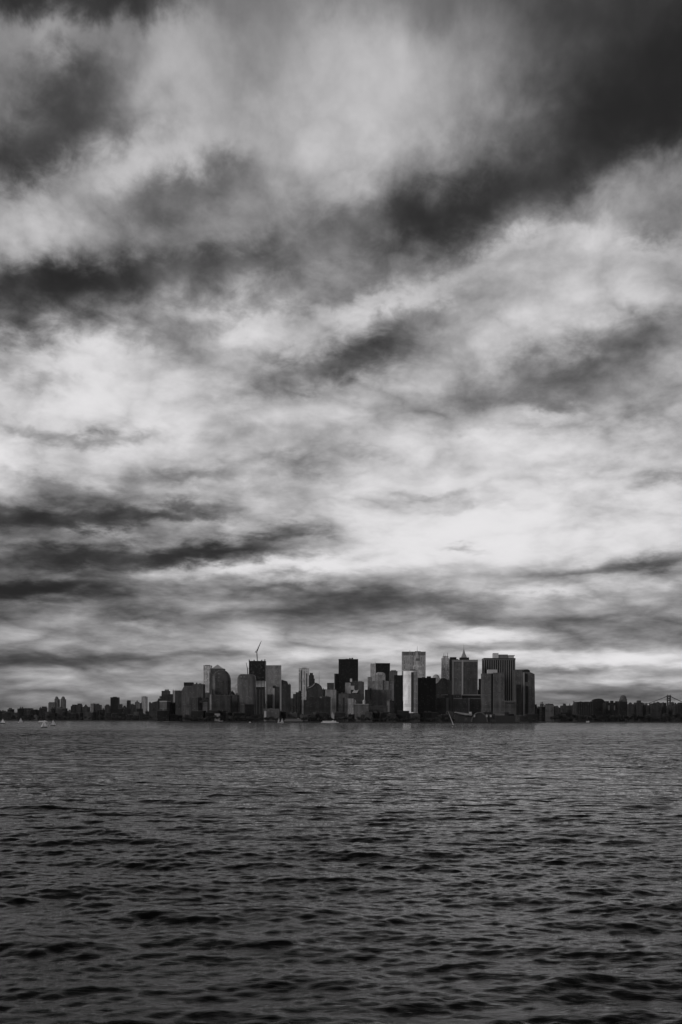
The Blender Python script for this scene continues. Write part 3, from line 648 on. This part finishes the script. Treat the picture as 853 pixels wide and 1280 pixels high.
# suspension bridge: towers, cables, deck
BY = 5600
o = thing('suspension_bridge', 'dark suspension bridge tower and cables above the eastern shore roofs', 'bridge', (X(836.2, BY), BY, GZ))
bz = lambda p: Z(p, BY) - GZ; bx = lambda p: X(p, BY) - X(836.2, BY)
dk = plain(.05, .6)
def btower(cx):
    bm = bmesh.new(); w = 7
    for s_ in (-1, 1): box(bm, cx + s_ * w - 2.4, cx + s_ * w + 2.4, -6, 6, 0, bz(868.4))
    for z0, z1 in ((868.2, 870), (874, 875.2), (880.4, 881.8), (887, 888)): box(bm, cx - w - 2.6, cx + w + 2.6, -6.2, 6.2, bz(z1), bz(z0))
    for a, c in ((870, 874), (875.2, 880.4), (881.8, 887)):
        for s_ in (-1, 1): tube(bm, (cx - s_ * w, 0, bz(c)), (cx + s_ * w, 0, bz(a)), 1.1)
    for s_ in (-1, 1): tube(bm, (cx + s_ * w, 0, bz(868.4)), (cx + s_ * w, 0, bz(866.8)), 1.6, .3)
    return link_mesh('tower', bm, dk, o)
btower(0); btower(bx(836.2 + 112))
def cable(pts, y):
    bm = bmesh.new()
    for a, c in zip(pts, pts[1:]): tube(bm, (a[0], y, a[1]), (c[0], y, c[1]), 1.15)
    return link_mesh('cable', bm, dk, o)
main = [(bx(836.2 + 112 * i / 16), bz(868.4 + 15.5 * (1 - (2 * i / 16 - 1) ** 2))) for i in range(17)]
side = [(bx(836.2 - 40 * i / 8), bz(868.4 + 15 * (i / 8) ** .92)) for i in range(9)]
for y in (-5, 5): cable(main, y); cable(side, y)
bm = bmesh.new()
for i in range(1, 16): tube(bm, (main[i][0], -5, main[i][1]), (main[i][0], -5, bz(886)), .3, n=4)
for i in range(1, 7): tube(bm, (side[i][0], -5, side[i][1]), (side[i][0], -5, bz(886)), .3, n=4)
link_mesh('hangers', bm, dk, o)
bm = bmesh.new(); box(bm, bx(780), bx(990), -9, 9, bz(887.6), bz(886)); link_mesh('deck', bm, dk, o)

# ---- 8. land, quay, trees -------------------------------------------------------
def land(name, pts, top=GZ, mat=None):
    bm = bmesh.new(); prism(bm, pts, -3, top); o = link_mesh(name, bm, mat or plain(.06, .9, 0, .3, .02)); o['kind'] = 'structure'; return o
S = 3410
land('ground', [(X(196, 3600), 3600), (X(210, S), S + 20), (X(250, S), S), (X(560, S), S - 30), (X(668, S), S - 10), (X(682, 3700), 3700), (X(672, 4400), 5000), (X(640, 6000), 7500), (X(200, 6500), 7500), (X(196, 4300), 4300)])
land('ground', [(-6000, 5000), (X(-100, 5000), 4950), (X(150, 5000), 4990), (X(196, 5000), 4950), (X(199, 7500), 7500), (-6000, 9000)], 2.6)
land('ground', [(X(684, 4500), 4900), (X(690, 4380), 4400), (X(780, 4300), 4290), (X(870, 4300), 4300), (4500, 4500), (6000, 9000), (X(660, 7000), 7600)], 2.8)
q = bmesh.new()
def kerb(name, label, x0, x1, Y, h):
    bm = bmesh.new(); n = 24; 
    box(bm, X(x0, Y), X(x1, Y), Y - 2, Y, -1, h)
    for i in range(n):
        x = X(x0 + (x1 - x0) * (i + .5) / n, Y); tube(bm, (x, Y - 2.6, -1), (x, Y - 2.6, h + .7), .5)
    return tag(link_mesh(name, bm, plain(.035, .9)), label, 'sea wall')
kerb('sea_wall', 'dark sea wall with fender posts along the left part of the central shore', 225, 395, S - 16, 3.4)
kerb('sea_wall', 'dark sea wall with fender posts along the right part of the central shore', 396, 665, S - 34, 3.2)

bark = plain(.05, .95)
leafm, t, bs = new_mat('leaf_cover')
tc = t.new('ShaderNodeTexCoord'); nn = t.noise(tc.outputs['Object'], .6, 3)
f = t.math('MULTIPLY_ADD', nn, .05, .005); t.put(bs.inputs['Base Color'], t.comb(f, f, f)); bs.inputs['Roughness'].default_value = .8
def tree_proto(seed, H, W):
    r = random.Random(seed); o = thing('tree', 'x', 'tree', (0, 0, 0))
    bm = bmesh.new(); top = Vector((r.uniform(-.5, .5), r.uniform(-.5, .5), H * .55)); tube(bm, (0, 0, 0), top, .4, .18, 7)
    ends = []
    for i in range(7):
        a = i * 2.4 + r.random(); s0 = Vector((0, 0, 0)).lerp(top, r.uniform(.45, 1)); e = s0 + Vector((math.cos(a) * W * .33, math.sin(a) * W * .33, r.uniform(.12, .4) * H)); tube(bm, s0, e, .15, .04, 5); ends.append(e)
    link_mesh('trunk', bm, bark, o)
    bm = bmesh.new()
    for e in ends + [top + Vector((0, 0, H * .25))]:
        cl = W * r.uniform(.2, .3)
        for k in range(46):
            d = Vector((r.gauss(0, 1), r.gauss(0, 1), r.gauss(0, .8))); d = d.normalized() * cl * r.uniform(.3, 1.05); c = e + d
            u = Vector((r.gauss(0, 1), r.gauss(0, 1), r.gauss(0, 1))).normalized(); v = u.orthogonal().normalized(); s_ = r.uniform(.35, .8)
            bm.faces.new([bm.verts.new(c + u * s_ * i + v * s_ * j) for i, j in ((-1, -.6), (.2, -1), (1, .1), (.1, .9))])
    link_mesh('crown', bm, leafm, o)
    return o
TP = [tree_proto(i, h, w) for i, (h, w) in enumerate(((11, 9), (14, 10), (9, 9), (12, 8)))]
used = set()
def trees(label, group, x0, x1, Y0, Y1, n, s0, s1):
    for i in range(n):
        k = rr.randrange(4); px = x0 + (x1 - x0) * (i + rr.random()) / n; Y = rr.uniform(Y0, Y1); s_ = rr.uniform(s0, s1)
        loc = (X(px, Y), Y, GZ - .2); rz = rr.uniform(0, 6.28)
        if k not in used:
            used.add(k); o = TP[k]; o.location = loc; o.scale = (s_, s_, s_); o['label'] = label; o['group'] = group; o.rotation_euler = (0, 0, rz)
        else: copy_tree(TP[k], loc, label, group, (s_, s_, s_), rz)
trees('one of the dark leafy trees lining the central waterfront', 'trees along the central waterfront', 226, 566, 3413, 3450, 150, .8, 1.5)
trees('one of the dark leafy trees in front of the far left buildings', 'trees along the far left shore', 0, 196, 5000, 5060, 56, 1.1, 2.0)
trees('one of the dark leafy trees in front of the far right buildings', 'trees along the far right shore', 690, 853, 4330, 4420, 95, .9, 2.9)

# ---- 9. boats ---------------------------------------------------------------------
white = plain(.85, .5, 0, .05); hullm = plain(.03, .4); sailm = plain(.88, .8, 0, .05)
def hull(bm, L, W, H, bow=.3):
    st = [(-.5, .75, 0), (-.2, 1, 0), (.15, .95, 0), (.38, .5, .12), (.5, .03, .25)]
    rings = []
    for x, w, sh in st:
        y = W / 2 * w; z = H * (1 + sh * bow * 2)
        rings.append([(x * L, -y, z), (x * L, -y * .8, .1), (x * L, 0, -.5), (x * L, y * .8, .1), (x * L, y, z)])
    loft(bm, rings)
def sailboat(label, px, wy, L, H, heel=0, rz=0, dark=True, jib=True, fat=1.0, cat='sailboat'):
    Y = CAM_Z * F / (wy - HY)
    o = thing('sailboat', label, cat, (X(px, Y), Y, 0)); o.rotation_euler = (R(heel), 0, R(rz))
    bm = bmesh.new(); hull(bm, L, L * .3, L * .13); link_mesh('hull', bm, hullm if dark else white, o)
    bm = bmesh.new(); tube(bm, (L * .08, 0, 0), (L * .08, 0, H), .09, .05); tube(bm, (L * .08, 0, L * .2), (-L * .42 * fat, 0, L * .2), .06); link_mesh('mast', bm, plain(.4, .4), o)
    def tri(nm, a, c, d, belly):
        bm = bmesh.new(); n = 6; rows = []
        for i in range(n + 1):
            s_ = i / n; p = Vector(a).lerp(Vector(c), s_); q_ = Vector(d).lerp(Vector(c), s_); row = []
            for j in range(n + 1):
                u = j / n; v = p.lerp(q_, u); v.y += belly * math.sin(math.pi * u) * (1 - s_); row.append(bm.verts.new(v))
            rows.append(row)
        for i in range(n):
            for j in range(n):
                vs = (rows[i][j], rows[i][j + 1], rows[i + 1][j + 1], rows[i + 1][j])
                bm.faces.new(vs)
        bmesh.ops.remove_doubles(bm, verts=bm.verts, dist=.001)
        ob = link_mesh(nm, bm, sailm, o); sm = ob.modifiers.new('cloth', 'SOLIDIFY'); sm.thickness = .03
    tri('mainsail', (L * .06, 0, L * .22), (L * .06, 0, H * .98), (-L * .42 * fat, 0, L * .22), .5)
    if jib: tri('jib', (L * .12, 0, L * .2), (L * .1, 0, H * .86), (L * .46 * fat, 0, L * .16), .4)
    return o
sailboat('small white-sailed boat with dark hull at the left edge of the water', 3.5, 905.6, 9, 9, 0, 12)
sailboat('tiny white sail close to the far shore, left of the long white ferry', 26, 904.2, 11, 12, 0, 40, dark=False)
sailboat('white-sailed dinghy with black hull, nearest of the left boats', 55.6, 910.4, 5.6, 7.2, -6, 205, fat=1.2)
sailboat('white-sailed dinghy with black hull right of the nearest dinghy', 66.4, 908.2, 6, 7.6, 4, 20, fat=1.1)
sailboat('left one of two pale sails near the central shore before the low grey hall', 349, 903.7, 10, 15, 0, 50, dark=False, jib=False)
sailboat('right one of two pale sails near the central shore beside the grey ferry', 352.8, 903.8, 10, 13, 0, 40, dark=False)
sailboat('sailing yacht with dark hull and tall narrow sail heeling to the left', 568, 907.2, 7, 22.5, -24, 66, jib=False, fat=.95)
sailboat('tiny dark-hulled sailboat with pale sail below the unfinished tower', 312.6, 904.8, 7, 5, 0, 30)
def vessel(name, label, cat, px, wy, L, H, hm, dm, decks=2, rz=0, W=None, funnel=True):
    Y = CAM_Z * F / (wy - HY); W = W or L * .2
    o = thing(name, label, cat, (X(px, Y), Y, 0)); o.rotation_euler = (0, 0, R(rz))
    bm = bmesh.new(); hull(bm, L, W, H * .32, .25); link_mesh('hull', bm, hm, o)
    z = H * .32; h = (H * .62) / decks
    for i in range(decks):
        s_ = .82 - i * .12; bm = bmesh.new(); box(bm, -L * s_ / 2, L * s_ / 2 - L * .05, -W * .4 + i * .3, W * .4 - i * .3, z - .05, z + h * .82)
        dkh = link_mesh('deck_house', bm, dm, o)
        bm = bmesh.new(); box(bm, -L * s_ / 2 + 1, L * s_ / 2 - L * .05 - 1, -W * .4 + i * .3 - .06, W * .4 - i * .3 + .06, z + h * .3, z + h * .6); link_mesh('window_band', bm, plain(.05, .3), dkh)
        bm = bmesh.new(); box(bm, -L * s_ / 2 - .4, L * s_ / 2 - L * .05 + .4, -W * .42, W * .42, z + h * .822, z + h); link_mesh('roof', bm, dm, dkh)
        z += h
    bm = bmesh.new(); box(bm, L * .14, L * .22, -W * .18, W * .18, z, z + H * .18); link_mesh('wheelhouse', bm, dm, o)
    if funnel:
        bm = bmesh.new(); tube(bm, (-L * .1, 0, z), (-L * .12, 0, z + H * .3), H * .07, H * .06, 10); link_mesh('funnel', bm, hm, o)
    bm = bmesh.new(); tube(bm, (L * .18, 0, z), (L * .18, 0, z + H * .42), .12, .05); link_mesh('mast', bm, plain(.3), o)
    return o
vessel('ferry', 'long low white ferry near the far shore behind the left dinghies', 'ferry', 54, 903.4, 27, 3.6, white, white, 1, funnel=False)
vessel('motor_yacht', 'small white motor yacht below the domed dark tower', 'yacht', 276.5, 903.2, 17, 4.2, white, white, 1, funnel=False)
vessel('ferry', 'dark grey ferry with a pale upper deck moored at the central shore', 'ferry', 367.5, 903.35, 72, 12, plain(.05), plain(.2), 2, W=14)
vessel('ferry', 'bright white low ferry at the centre of the waterfront', 'ferry', 412.5, 903.5, 50, 5.6, white, white, 1, 0, W=9, funnel=False)
vessel('motor_boat', 'dark low workboat at the foot of the easternmost tower', 'boat', 656, 903.4, 34, 4.2, plain(.04), plain(.07), 1)
vessel('motor_boat', 'tiny pale launch near the far right shore under the black warehouse', 'boat', 735, 902.9, 13, 6.5, plain(.1), white, 1, funnel=False)

# ---- 10. water ---------------------------------------------------------------------
def build_water():
    rng = np.random.default_rng(5)
    rad = [4.0]
    while rad[-1] < 22000:
        r = rad[-1]
        if r < 20: d = .5
        elif r < 60: d = .13
        elif r < 200: d = .13 + (r - 60) / 140 * .5
        elif r < 700: d = .63 + (r - 200) / 500 * .5
        elif r < 3600: d = 1.2 + (r - 700) / 2900 * 14
        else: d = r * .03
        rad.append(r + d)
    rad = np.array(rad)
    a0 = 25.0; fine = np.linspace(-a0, a0, 780)
    co = np.linspace(a0, 360 - a0, 70)[1:-1]
    ang = np.radians(np.concatenate([fine, co])); nA, nR = len(ang), len(rad)
    RR, AA = np.meshgrid(rad, ang, indexing='ij')
    x = RR * np.sin(AA); y = RR * np.cos(AA)
    dr = np.gradient(rad)[:, None]; da = RR * np.radians(fine[1] - fine[0])
    sp = np.maximum(dr * .8, da * .8)
    sp[:, len(fine):] = 1e6
    z = np.zeros_like(x); ox = np.zeros_like(x); oy = np.zeros_like(x)
    # gust patches: chop is stronger in some places
    gust = .85 + .3 * np.sin(x * .021 + y * .013 + 1) * np.sin(y * .017 - x * .009) 
    N = 150
    lam = np.exp(np.linspace(math.log(.3), math.log(16), N)) * rng.uniform(.93, 1.07, N)
    for i in range(N):
        L = lam[i]; th = rng.normal(R(94), R(34 if L < 2 else 23)); k = 2 * math.pi / L
        slope = .028 if L < 1.3 else .018 if L < 5 else .018 * (5 / L) ** 1.0
        chop = .1 if L < 1.5 else .35
        A = slope / k * 1.0
        kx, ky = k * math.cos(th), k * math.sin(th)
        fade = np.clip((L / sp - 2.0) / 1.5, 0, 1)
        if not fade.any(): continue
        ph = kx * x + ky * y + rng.uniform(0, 6.28)
        s_ = np.sin(ph) * (A * fade * gust); c = np.cos(ph) * (A * fade * gust)
        z += c; ox -= math.cos(th) * s_ * chop; oy -= math.sin(th) * s_ * chop
    x = x + ox; y = y + oy
    co = np.stack([x, y, z], -1).reshape(-1, 3)
    nv = len(co); idx = np.arange(nv).reshape(nR, nA)
    a = idx[:-1, :]; b_ = np.roll(idx, -1, 1)[:-1, :]; c = np.roll(idx, -1, 1)[1:, :]; d = idx[1:, :]
    quads = np.stack([a, d, c, b_], -1).reshape(-1, 4)
    # central disc
    centre = nv; co = np.vstack([co, [[0, 0, 0]]])
    tri = np.stack([np.full(nA, centre), idx[0], np.roll(idx[0], -1)], -1)
    loops = np.concatenate([quads.ravel(), tri.ravel()])
    starts = np.concatenate([np.arange(len(quads)) * 4, len(quads) * 4 + np.arange(nA) * 3])
    me = bpy.data.meshes.new('water')
    me.vertices.add(len(co)); me.vertices.foreach_set('co', co.astype(np.float32).ravel())
    me.loops.add(len(loops)); me.loops.foreach_set('vertex_index', loops.astype(np.int32))
    me.polygons.add(len(starts)); me.polygons.foreach_set('loop_start', starts.astype(np.int32))
    me.update(calc_edges=True); me.validate()
    me.polygons.foreach_set('use_smooth', np.ones(len(me.polygons), bool))
    o = bpy.data.objects.new('water', me); C.objects.link(o); o['kind'] = 'structure'
    return o
water = build_water()
m, t, bs = new_mat('harbour_water')
g = t.new('ShaderNodeNewGeometry'); P = g.outputs['Position']
ps = t.sep(P)
Pf = t.comb(t.math('MULTIPLY', ps[0], .4), ps[1], ps[2])        # ripples longer across the wind
n1 = t.noise(Pf, 3.2, 5, .62, .8)
n2 = t.noise(Pf, .28, 5, .6, .3)
n3 = t.noise(t.comb(t.math('MULTIPLY', ps[0], .4), ps[1], 0.), .05, 5, .7)
patch = t.noise(t.comb(t.math('MULTIPLY', ps[0], .35), ps[1], 0.), .012, 3, .55)
far_ = t.math('DIVIDE', t.math('SUBTRACT', ps[1], 60.), 350., clamp=True)
h = t.math('ADD', t.math('MULTIPLY', n1, .035), t.math('MULTIPLY', t.math('MULTIPLY', n2, far_), 1.6))
h = t.math('ADD', h, t.math('MULTIPLY', t.math('MULTIPLY', n3, far_), 12.))
h = t.math('MULTIPLY', h, t.math('MULTIPLY_ADD', patch, 1.6, .2))
bp = t.new('ShaderNodeBump'); bp.inputs['Strength'].default_value = 1; bp.inputs['Distance'].default_value = 1
t.put(bp.inputs['Height'], h); t.l.new(bp.outputs[0], bs.inputs['Normal'])
bs.inputs['Base Color'].default_value = grey(.003)
bs.inputs['IOR'].default_value = 1.16
t.put(bs.inputs['Roughness'], t.math('MULTIPLY_ADD', far_, .08, .03))
bs.inputs['Specular IOR Level'].default_value = .5
water.data.materials.append(m)

# ---- 11. haze ------------------------------------------------------------------------
bm = bmesh.new(); box(bm, -22500, 22500, -22500, 22500, -4, 420)
hz = link_mesh('haze', bm, None); hz['kind'] = 'stuff'
m = bpy.data.materials.new('thin_haze'); m.use_nodes = True; m.node_tree.nodes.clear(); t = NT(m.node_tree)
o_ = t.new('ShaderNodeOutputMaterial'); v = t.new('ShaderNodeVolumePrincipled')
v.inputs['Color'].default_value = (.9, .9, .9, 1); v.inputs['Density'].default_value = 3.0e-6; v.inputs['Anisotropy'].default_value = .3
t.l.new(v.outputs[0], o_.inputs['Volume']); hz.data.materials.append(m)

# ---- 12. sky ----------------------------------------------------------------------------
SUN_EL, SUN_AZ = 24, 242      # compass-like: azimuth measured from +Y towards +X
w = bpy.data.worlds.new('World'); bpy.context.scene.world = w; w.use_nodes = True
w.node_tree.nodes.clear(); t = NT(w.node_tree)
out = t.new('ShaderNodeOutputWorld'); bg = t.new('ShaderNodeBackground'); t.l.new(bg.outputs[0], out.inputs[0])
sky = t.new('ShaderNodeTexSky', sky_type='NISHITA'); sky.sun_disc = False
sky.sun_elevation = R(SUN_EL); sky.sun_rotation = R(SUN_AZ)
bw = t.new('ShaderNodeRGBToBW'); t.l.new(sky.outputs[0], bw.inputs[0])
tc = t.new('ShaderNodeTexCoord'); D = tc.outputs['Generated']; d = t.sep(D)
az = t.math('ARCTAN2', d[0], d[1]); el = t.math('ARCSINE', t.math('MAXIMUM', d[2], 0.))
A = t.math('MULTIPLY', az, F / 100); E = t.math('MULTIPLY', el, F / 100)
lg = t.math('LOGARITHM', t.math('ADD', t.math('MAXIMUM', d[2], 0.), .14), 2.71828)
hl = t.math('INVERSE_SQRT', t.math('MAXIMUM', t.math('SUBTRACT', 1., t.math('MULTIPLY', d[2], d[2])), .02))
Q = t.comb(t.math('MULTIPLY', t.math('MULTIPLY', d[0], hl), 5.), t.math('MULTIPLY', t.math('MULTIPLY', d[1], hl), 5.), t.math('MULTIPLY', lg, 4.))   # the deck closes up towards the horizon
wc = t.noise(Q, 1.3, 6, .58, .2, col=True); wv = t.vmath('SUBTRACT', wc, (.5, .5, .5)); ws = t.sep(wv)
vs_ = t.math('ADD', t.math('MULTIPLY', E, .12), .05); vs_ = t.math('MINIMUM', vs_, 1.3)
A2 = t.math('MULTIPLY_ADD', ws[0], 1.6, A); E2 = t.math('ADD', E, t.math('MULTIPLY', ws[1], t.math('MULTIPLY', vs_, 1.5)))
# brightness of the deck by height above the horizon (photo rows 900 .. 0 -> E 0 .. 9)
base = t.ramp(t.math('DIVIDE', E2, 15.), [(0, .46), (.02, .56), (.045, .63), (.1, .60), (.14, .74), (.2, .75), (.27, .70), (.34, .64), (.42, .60), (.5, .56), (.57, .46), (.62, .3), (1, .14)])
wf = t.sep(t.vmath('SUBTRACT', t.noise(t.vmath('ADD', Q, (2.2, 9.1, 4.4)), 6., 5, .6, .3, col=True), (.5, .5, .5)))
hi = t.math('DIVIDE', t.math('SUBTRACT', E, 4.), 4., clamp=True)          # the high clouds are closer and softer
wk = t.math('MULTIPLY_ADD', hi, -.6, 1.)
A2 = t.math('MULTIPLY_ADD', wf[0], t.math('MULTIPLY', wk, .62), A2); E2 = t.math('MULTIPLY_ADD', wf[1], t.math('MULTIPLY', wk, t.math('MULTIPLY', vs_, 1.2)), E2)
vec = t.comb(A2, E2, base)      # x, y = place in the sky, z = brightness so far
BL = [  # x, y, rx, ry, tilt, amount
 (20, 8, 150, 26, 2, -.36), (180, 20, 60, 22, 0, -.16), (95, 55, 90, 18, 0, .12), (70, 48, 60, 16, 5, .08),
 (100, 130, 80, 42, 25, -.31), (30, 185, 70, 30, 10, -.24), (20, 120, 40, 60, 0, -.06),
 (430, 90, 190, 95, 20, .15), (300, 20, 60, 30, 0, .06), (220, 60, 50, 50, 30, .06), (310, 70, 40, 40, 0, -.1), (340, 110, 60, 40, 0, -.06),
 (780, 60, 170, 90, 0, -.17), (430, -10, 500, 35, 0, -.1), (850, 30, 60, 80, 0, -.06), (845, 125, 80, 45, 12, -.15), (700, 20, 90, 60, 0, -.1),
 (680, 195, 230, 66, 19, -.3), (470, 270, 110, 30, 8, -.1), (560, 262, 120, 28, 8, -.11), (800, 160, 90, 36, 20, -.1),
 (250, 235, 85, 34, 5, -.26), (190, 265, 80, 30, 0, -.1), (160, 190, 80, 22, 12, .15), (30, 250, 70, 55, 0, .12), (40, 290, 60, 30, 10, .06), (480, 170, 100, 40, 15, .06),
 (60, 378, 140, 42, 4, -.3), (80, 840, 260, 60, 0, -.1), (60, 690, 180, 70, 0, -.08), (120, 610, 130, 9, 6, -.12), (260, 645, 60, 7, 0, -.12), (200, 348, 150, 34, 12, -.25), (330, 325, 70, 20, 10, -.12), (60, 350, 90, 20, 0, -.12),
 (350, 300, 120, 22, 12, .05), (700, 297, 90, 15, 4, .13), (590, 330, 60, 18, 25, .1), (540, 365, 110, 22, 12, .15), (440, 385, 80, 14, 8, .14), (800, 305, 60, 14, -8, .1),
 (780, 350, 110, 22, 5, .04), (740, 245, 90, 20, 20, .05), (820, 275, 60, 16, 10, -.14),
 (390, 458, 120, 28, 6, -.26), (480, 425, 90, 26, 22, -.2), (300, 400, 60, 16, 10, .12), (330, 430, 70, 26, 0, .16), (230, 430, 50, 16, 0, -.08),
 (820, 425, 110, 36, 14, -.25), (800, 490, 120, 30, 2, -.15), (660, 470, 110, 22, 10, -.14), (620, 505, 130, 18, 4, -.1), (690, 400, 90, 24, 12, .08),
 (110, 450, 120, 18, -3, .16), (40, 470, 60, 10, -10, -.1), (100, 500, 200, 36, 0, .06), (240, 520, 160, 40, 0, .08),
 (100, 543, 100, 9, 0, -.18), (170, 552, 60, 7, 0, -.1), (20, 570, 60, 18, 0, .1), (370, 585, 50, 14, 5, -.15), (260, 600, 70, 9, -3, -.13), (330, 545, 90, 12, 4, -.06),
 (60, 652, 140, 19, -2, -.5), (180, 638, 80, 12, 0, -.26), (120, 620, 70, 8, 8, -.12), (30, 600, 50, 10, 0, -.14), (140, 668, 40, 7, 5, .28), (240, 655, 60, 6, 3, .1),
 (150, 700, 170, 15, 4, -.5), (30, 690, 50, 9, 0, -.18), (330, 673, 55, 9, 8, -.24), (370, 662, 30, 8, 0, -.12), (270, 690, 60, 8, 4, -.16),
 (40, 735, 110, 14, 4, -.55), (60, 715, 60, 7, 10, .14), (270, 716, 150, 8, 4, .26), (120, 735, 60, 6, 8, .12), (400, 705, 60, 10, 8, .14),
 (350, 736, 60, 6, 0, -.18), (330, 768, 130, 16, 0, -.15), (150, 768, 60, 10, 0, -.14), (60, 760, 70, 8, 8, -.05), (60, 795, 80, 14, 0, .06), (90, 828, 170, 10, 2, -.2), (230, 818, 90, 5, 2, -.12), (170, 780, 24, 8, 0, .14),
 (80, 858, 160, 12, 0, .0), (40, 884, 120, 10, 0, -.1),
 (590, 600, 190, 55, 0, .06), (620, 670, 140, 34, 0, .12), (490, 690, 100, 20, 0, .13), (540, 620, 75, 7, 0, -.15), (600, 632, 60, 5, 0, -.1), (572, 684, 32, 5, 2, -.24), (455, 558, 42, 7, 0, -.1),
 (668, 514, 36, 9, 5, .16), (780, 520, 60, 16, 0, -.05), (760, 580, 90, 12, 0, -.1), (830, 598, 60, 8, 6, -.18), (600, 535, 120, 10, 4, -.06), (780, 650, 90, 12, 0, .05),
 (800, 703, 80, 9, 1, -.32), (730, 716, 60, 6, 0, -.16), (530, 748, 150, 11, -2, -.17), (430, 760, 70, 14, 0, -.14), (650, 758, 110, 12, 0, -.14), (600, 775, 100, 10, 0, -.12),
 (800, 786, 95, 18, 3, -.26), (720, 775, 80, 12, 0, -.14), (830, 730, 60, 5, 0, .08), (700, 738, 60, 5, 0, .12), (540, 780, 90, 6, -8, .12), (600, 795, 70, 8, 0, .2), (480, 800, 60, 8, 0, .08),
 (770, 826, 140, 9, 0, .3), (640, 818, 60, 6, 0, .22), (780, 845, 110, 6, 0, .04), (700, 838, 60, 4, 0, -.2), (590, 811, 34, 3.5, 0, -.14), (640, 800, 30, 3, 0, -.1),
 (800, 864, 140, 7, 0, -.22), (700, 850, 70, 5, 0, -.05), (800, 850, 90, 4, 0, .15), (440, 815, 80, 7, 0, .16), (380, 820, 40, 6, 0, .1), (200, 845, 150, 7, 0, .05), (250, 862, 80, 6, 0, .05), (660, 790, 230, 40, 0, .05),
]
for x, y, rx, ry, tilt, amt in BL:
    a_ = math.atan((x - CX) / F); e_ = math.atan((HY - y) / F * math.cos(a_))
    mp = t.new('ShaderNodeMapping', vector_type='TEXTURE')
    mp.inputs['Location'].default_value = (a_ * F / 100, e_ * F / 100, 0)
    mp.inputs['Rotation'].default_value = (0, 0, R(tilt)); mp.inputs['Scale'].default_value = (rx / 100, ry / 100, 1e5)
    t.put(mp.inputs['Vector'], vec)
    q2 = t.vmath('DOT_PRODUCT', mp.outputs[0], mp.outputs[0], 1)
    g_ = t.math('POWER', .42, q2)
    n_ = t.new('ShaderNodeVectorMath', operation='MULTIPLY_ADD')
    t.put(n_.inputs[0], g_); n_.inputs[1].default_value = (0, 0, amt); t.put(n_.inputs[2], vec); vec = n_.outputs[0]
acc = t.sep(vec)[2]
# billows: two scales of cloud texture in the plane of the deck
f1 = t.noise(Q, 1.1, 9, .52, .25); f2 = t.noise(t.vmath('ADD', Q, (7.3, 2.1, 4.)), 3.2, 6, .58, .4)
acc = t.math('MULTIPLY_ADD', t.math('SUBTRACT', f1, .5), .5, acc)
f3 = t.noise(t.vmath('ADD', Q, (1.3, 6.1, 2.)), 9., 6, .6, .3)
f4 = t.noise(t.vmath('ADD', Q, (3.7, 1.9, 8.)), 1.9, 6, .5, .2)
bil = t.math('ABSOLUTE', t.math('SUBTRACT', f4, .5))       # puffs with creases between them
fine = t.math('MULTIPLY_ADD', t.math('SUBTRACT', f2, .5), .36, t.math('MULTIPLY', t.math('SUBTRACT', f3, .5), .15))
fine = t.math('MULTIPLY_ADD', t.math('SUBTRACT', bil, .085), 1.0, fine)
acc = t.math('MULTIPLY_ADD', fine, t.math('MULTIPLY_ADD', hi, -.8, 1.), acc)
acc = t.math('MULTIPLY_ADD', acc, 1.07, .605 - .58 * 1.07)
sm = t.new('ShaderNodeMath', operation='SMOOTH_MAX'); t.put(sm.inputs[0], acc); sm.inputs[1].default_value = .17; sm.inputs[2].default_value = .3
sn = t.new('ShaderNodeMath', operation='SMOOTH_MIN'); t.put(sn.inputs[0], sm.outputs[0]); sn.inputs[1].default_value = .93; sn.inputs[2].default_value = .25
V = sn.outputs[0]
lum = t.math('POWER', V, 2.2)
clear = t.math('MULTIPLY', t.math('SUBTRACT', V, .62, clamp=True), .4)      # thin places let the sky through
nish = t.math('MULTIPLY', bw.outputs[0], .1)
mix = t.new('ShaderNodeMix'); mix.data_type = 'FLOAT'
t.put(mix.inputs[0], clear); t.put(mix.inputs[2], lum); t.put(mix.inputs[3], t.math('MINIMUM', nish, .9))
L_ = mix.outputs[0]
t.put(bg.inputs[0], t.comb(L_, t.math('MULTIPLY', L_, .985), t.math('MULTIPLY', L_, 1.0)))
bg.inputs[1].default_value = 1.0
w.cycles.sampling_method = 'MANUAL'; w.cycles.sample_map_resolution = 512

# ---- 13. sun -----------------------------------------------------------------------------
sl = bpy.data.lights.new('sun', 'SUN'); sl.energy = 1.3; sl.angle = R(12); sl.color = (1, .985, .97)
so = bpy.data.objects.new('sun', sl); C.objects.link(so)
dv = Vector((math.sin(R(SUN_AZ)) * math.cos(R(SUN_EL)), math.cos(R(SUN_AZ)) * math.cos(R(SUN_EL)), math.sin(R(SUN_EL))))
so.rotation_euler = dv.to_track_quat('Z', 'Y').to_euler(); so.location = dv * 500

# ---- 14. camera ---------------------------------------------------------------------------
cd = bpy.data.cameras.new('camera'); cd.sensor_fit = 'VERTICAL'; cd.sensor_height = 36; cd.lens = 36 * F / 1280
cd.shift_y = (HY - 640) / 1280; cd.clip_start = .5; cd.clip_end = 60000
cam = bpy.data.objects.new('camera', cd); C.objects.link(cam)
cam.location = (0, 0, CAM_Z); cam.rotation_euler = (R(90), R(-.14), 0)
s = bpy.context.scene; s.camera = cam
s.render.engine = 'CYCLES'
s.cycles.max_bounces = 5; s.cycles.volume_bounces = 0; s.cycles.use_denoising = True
s.view_settings.view_transform = 'Standard'; s.view_settings.look = 'None'; s.view_settings.exposure = 0; s.view_settings.gamma = 1
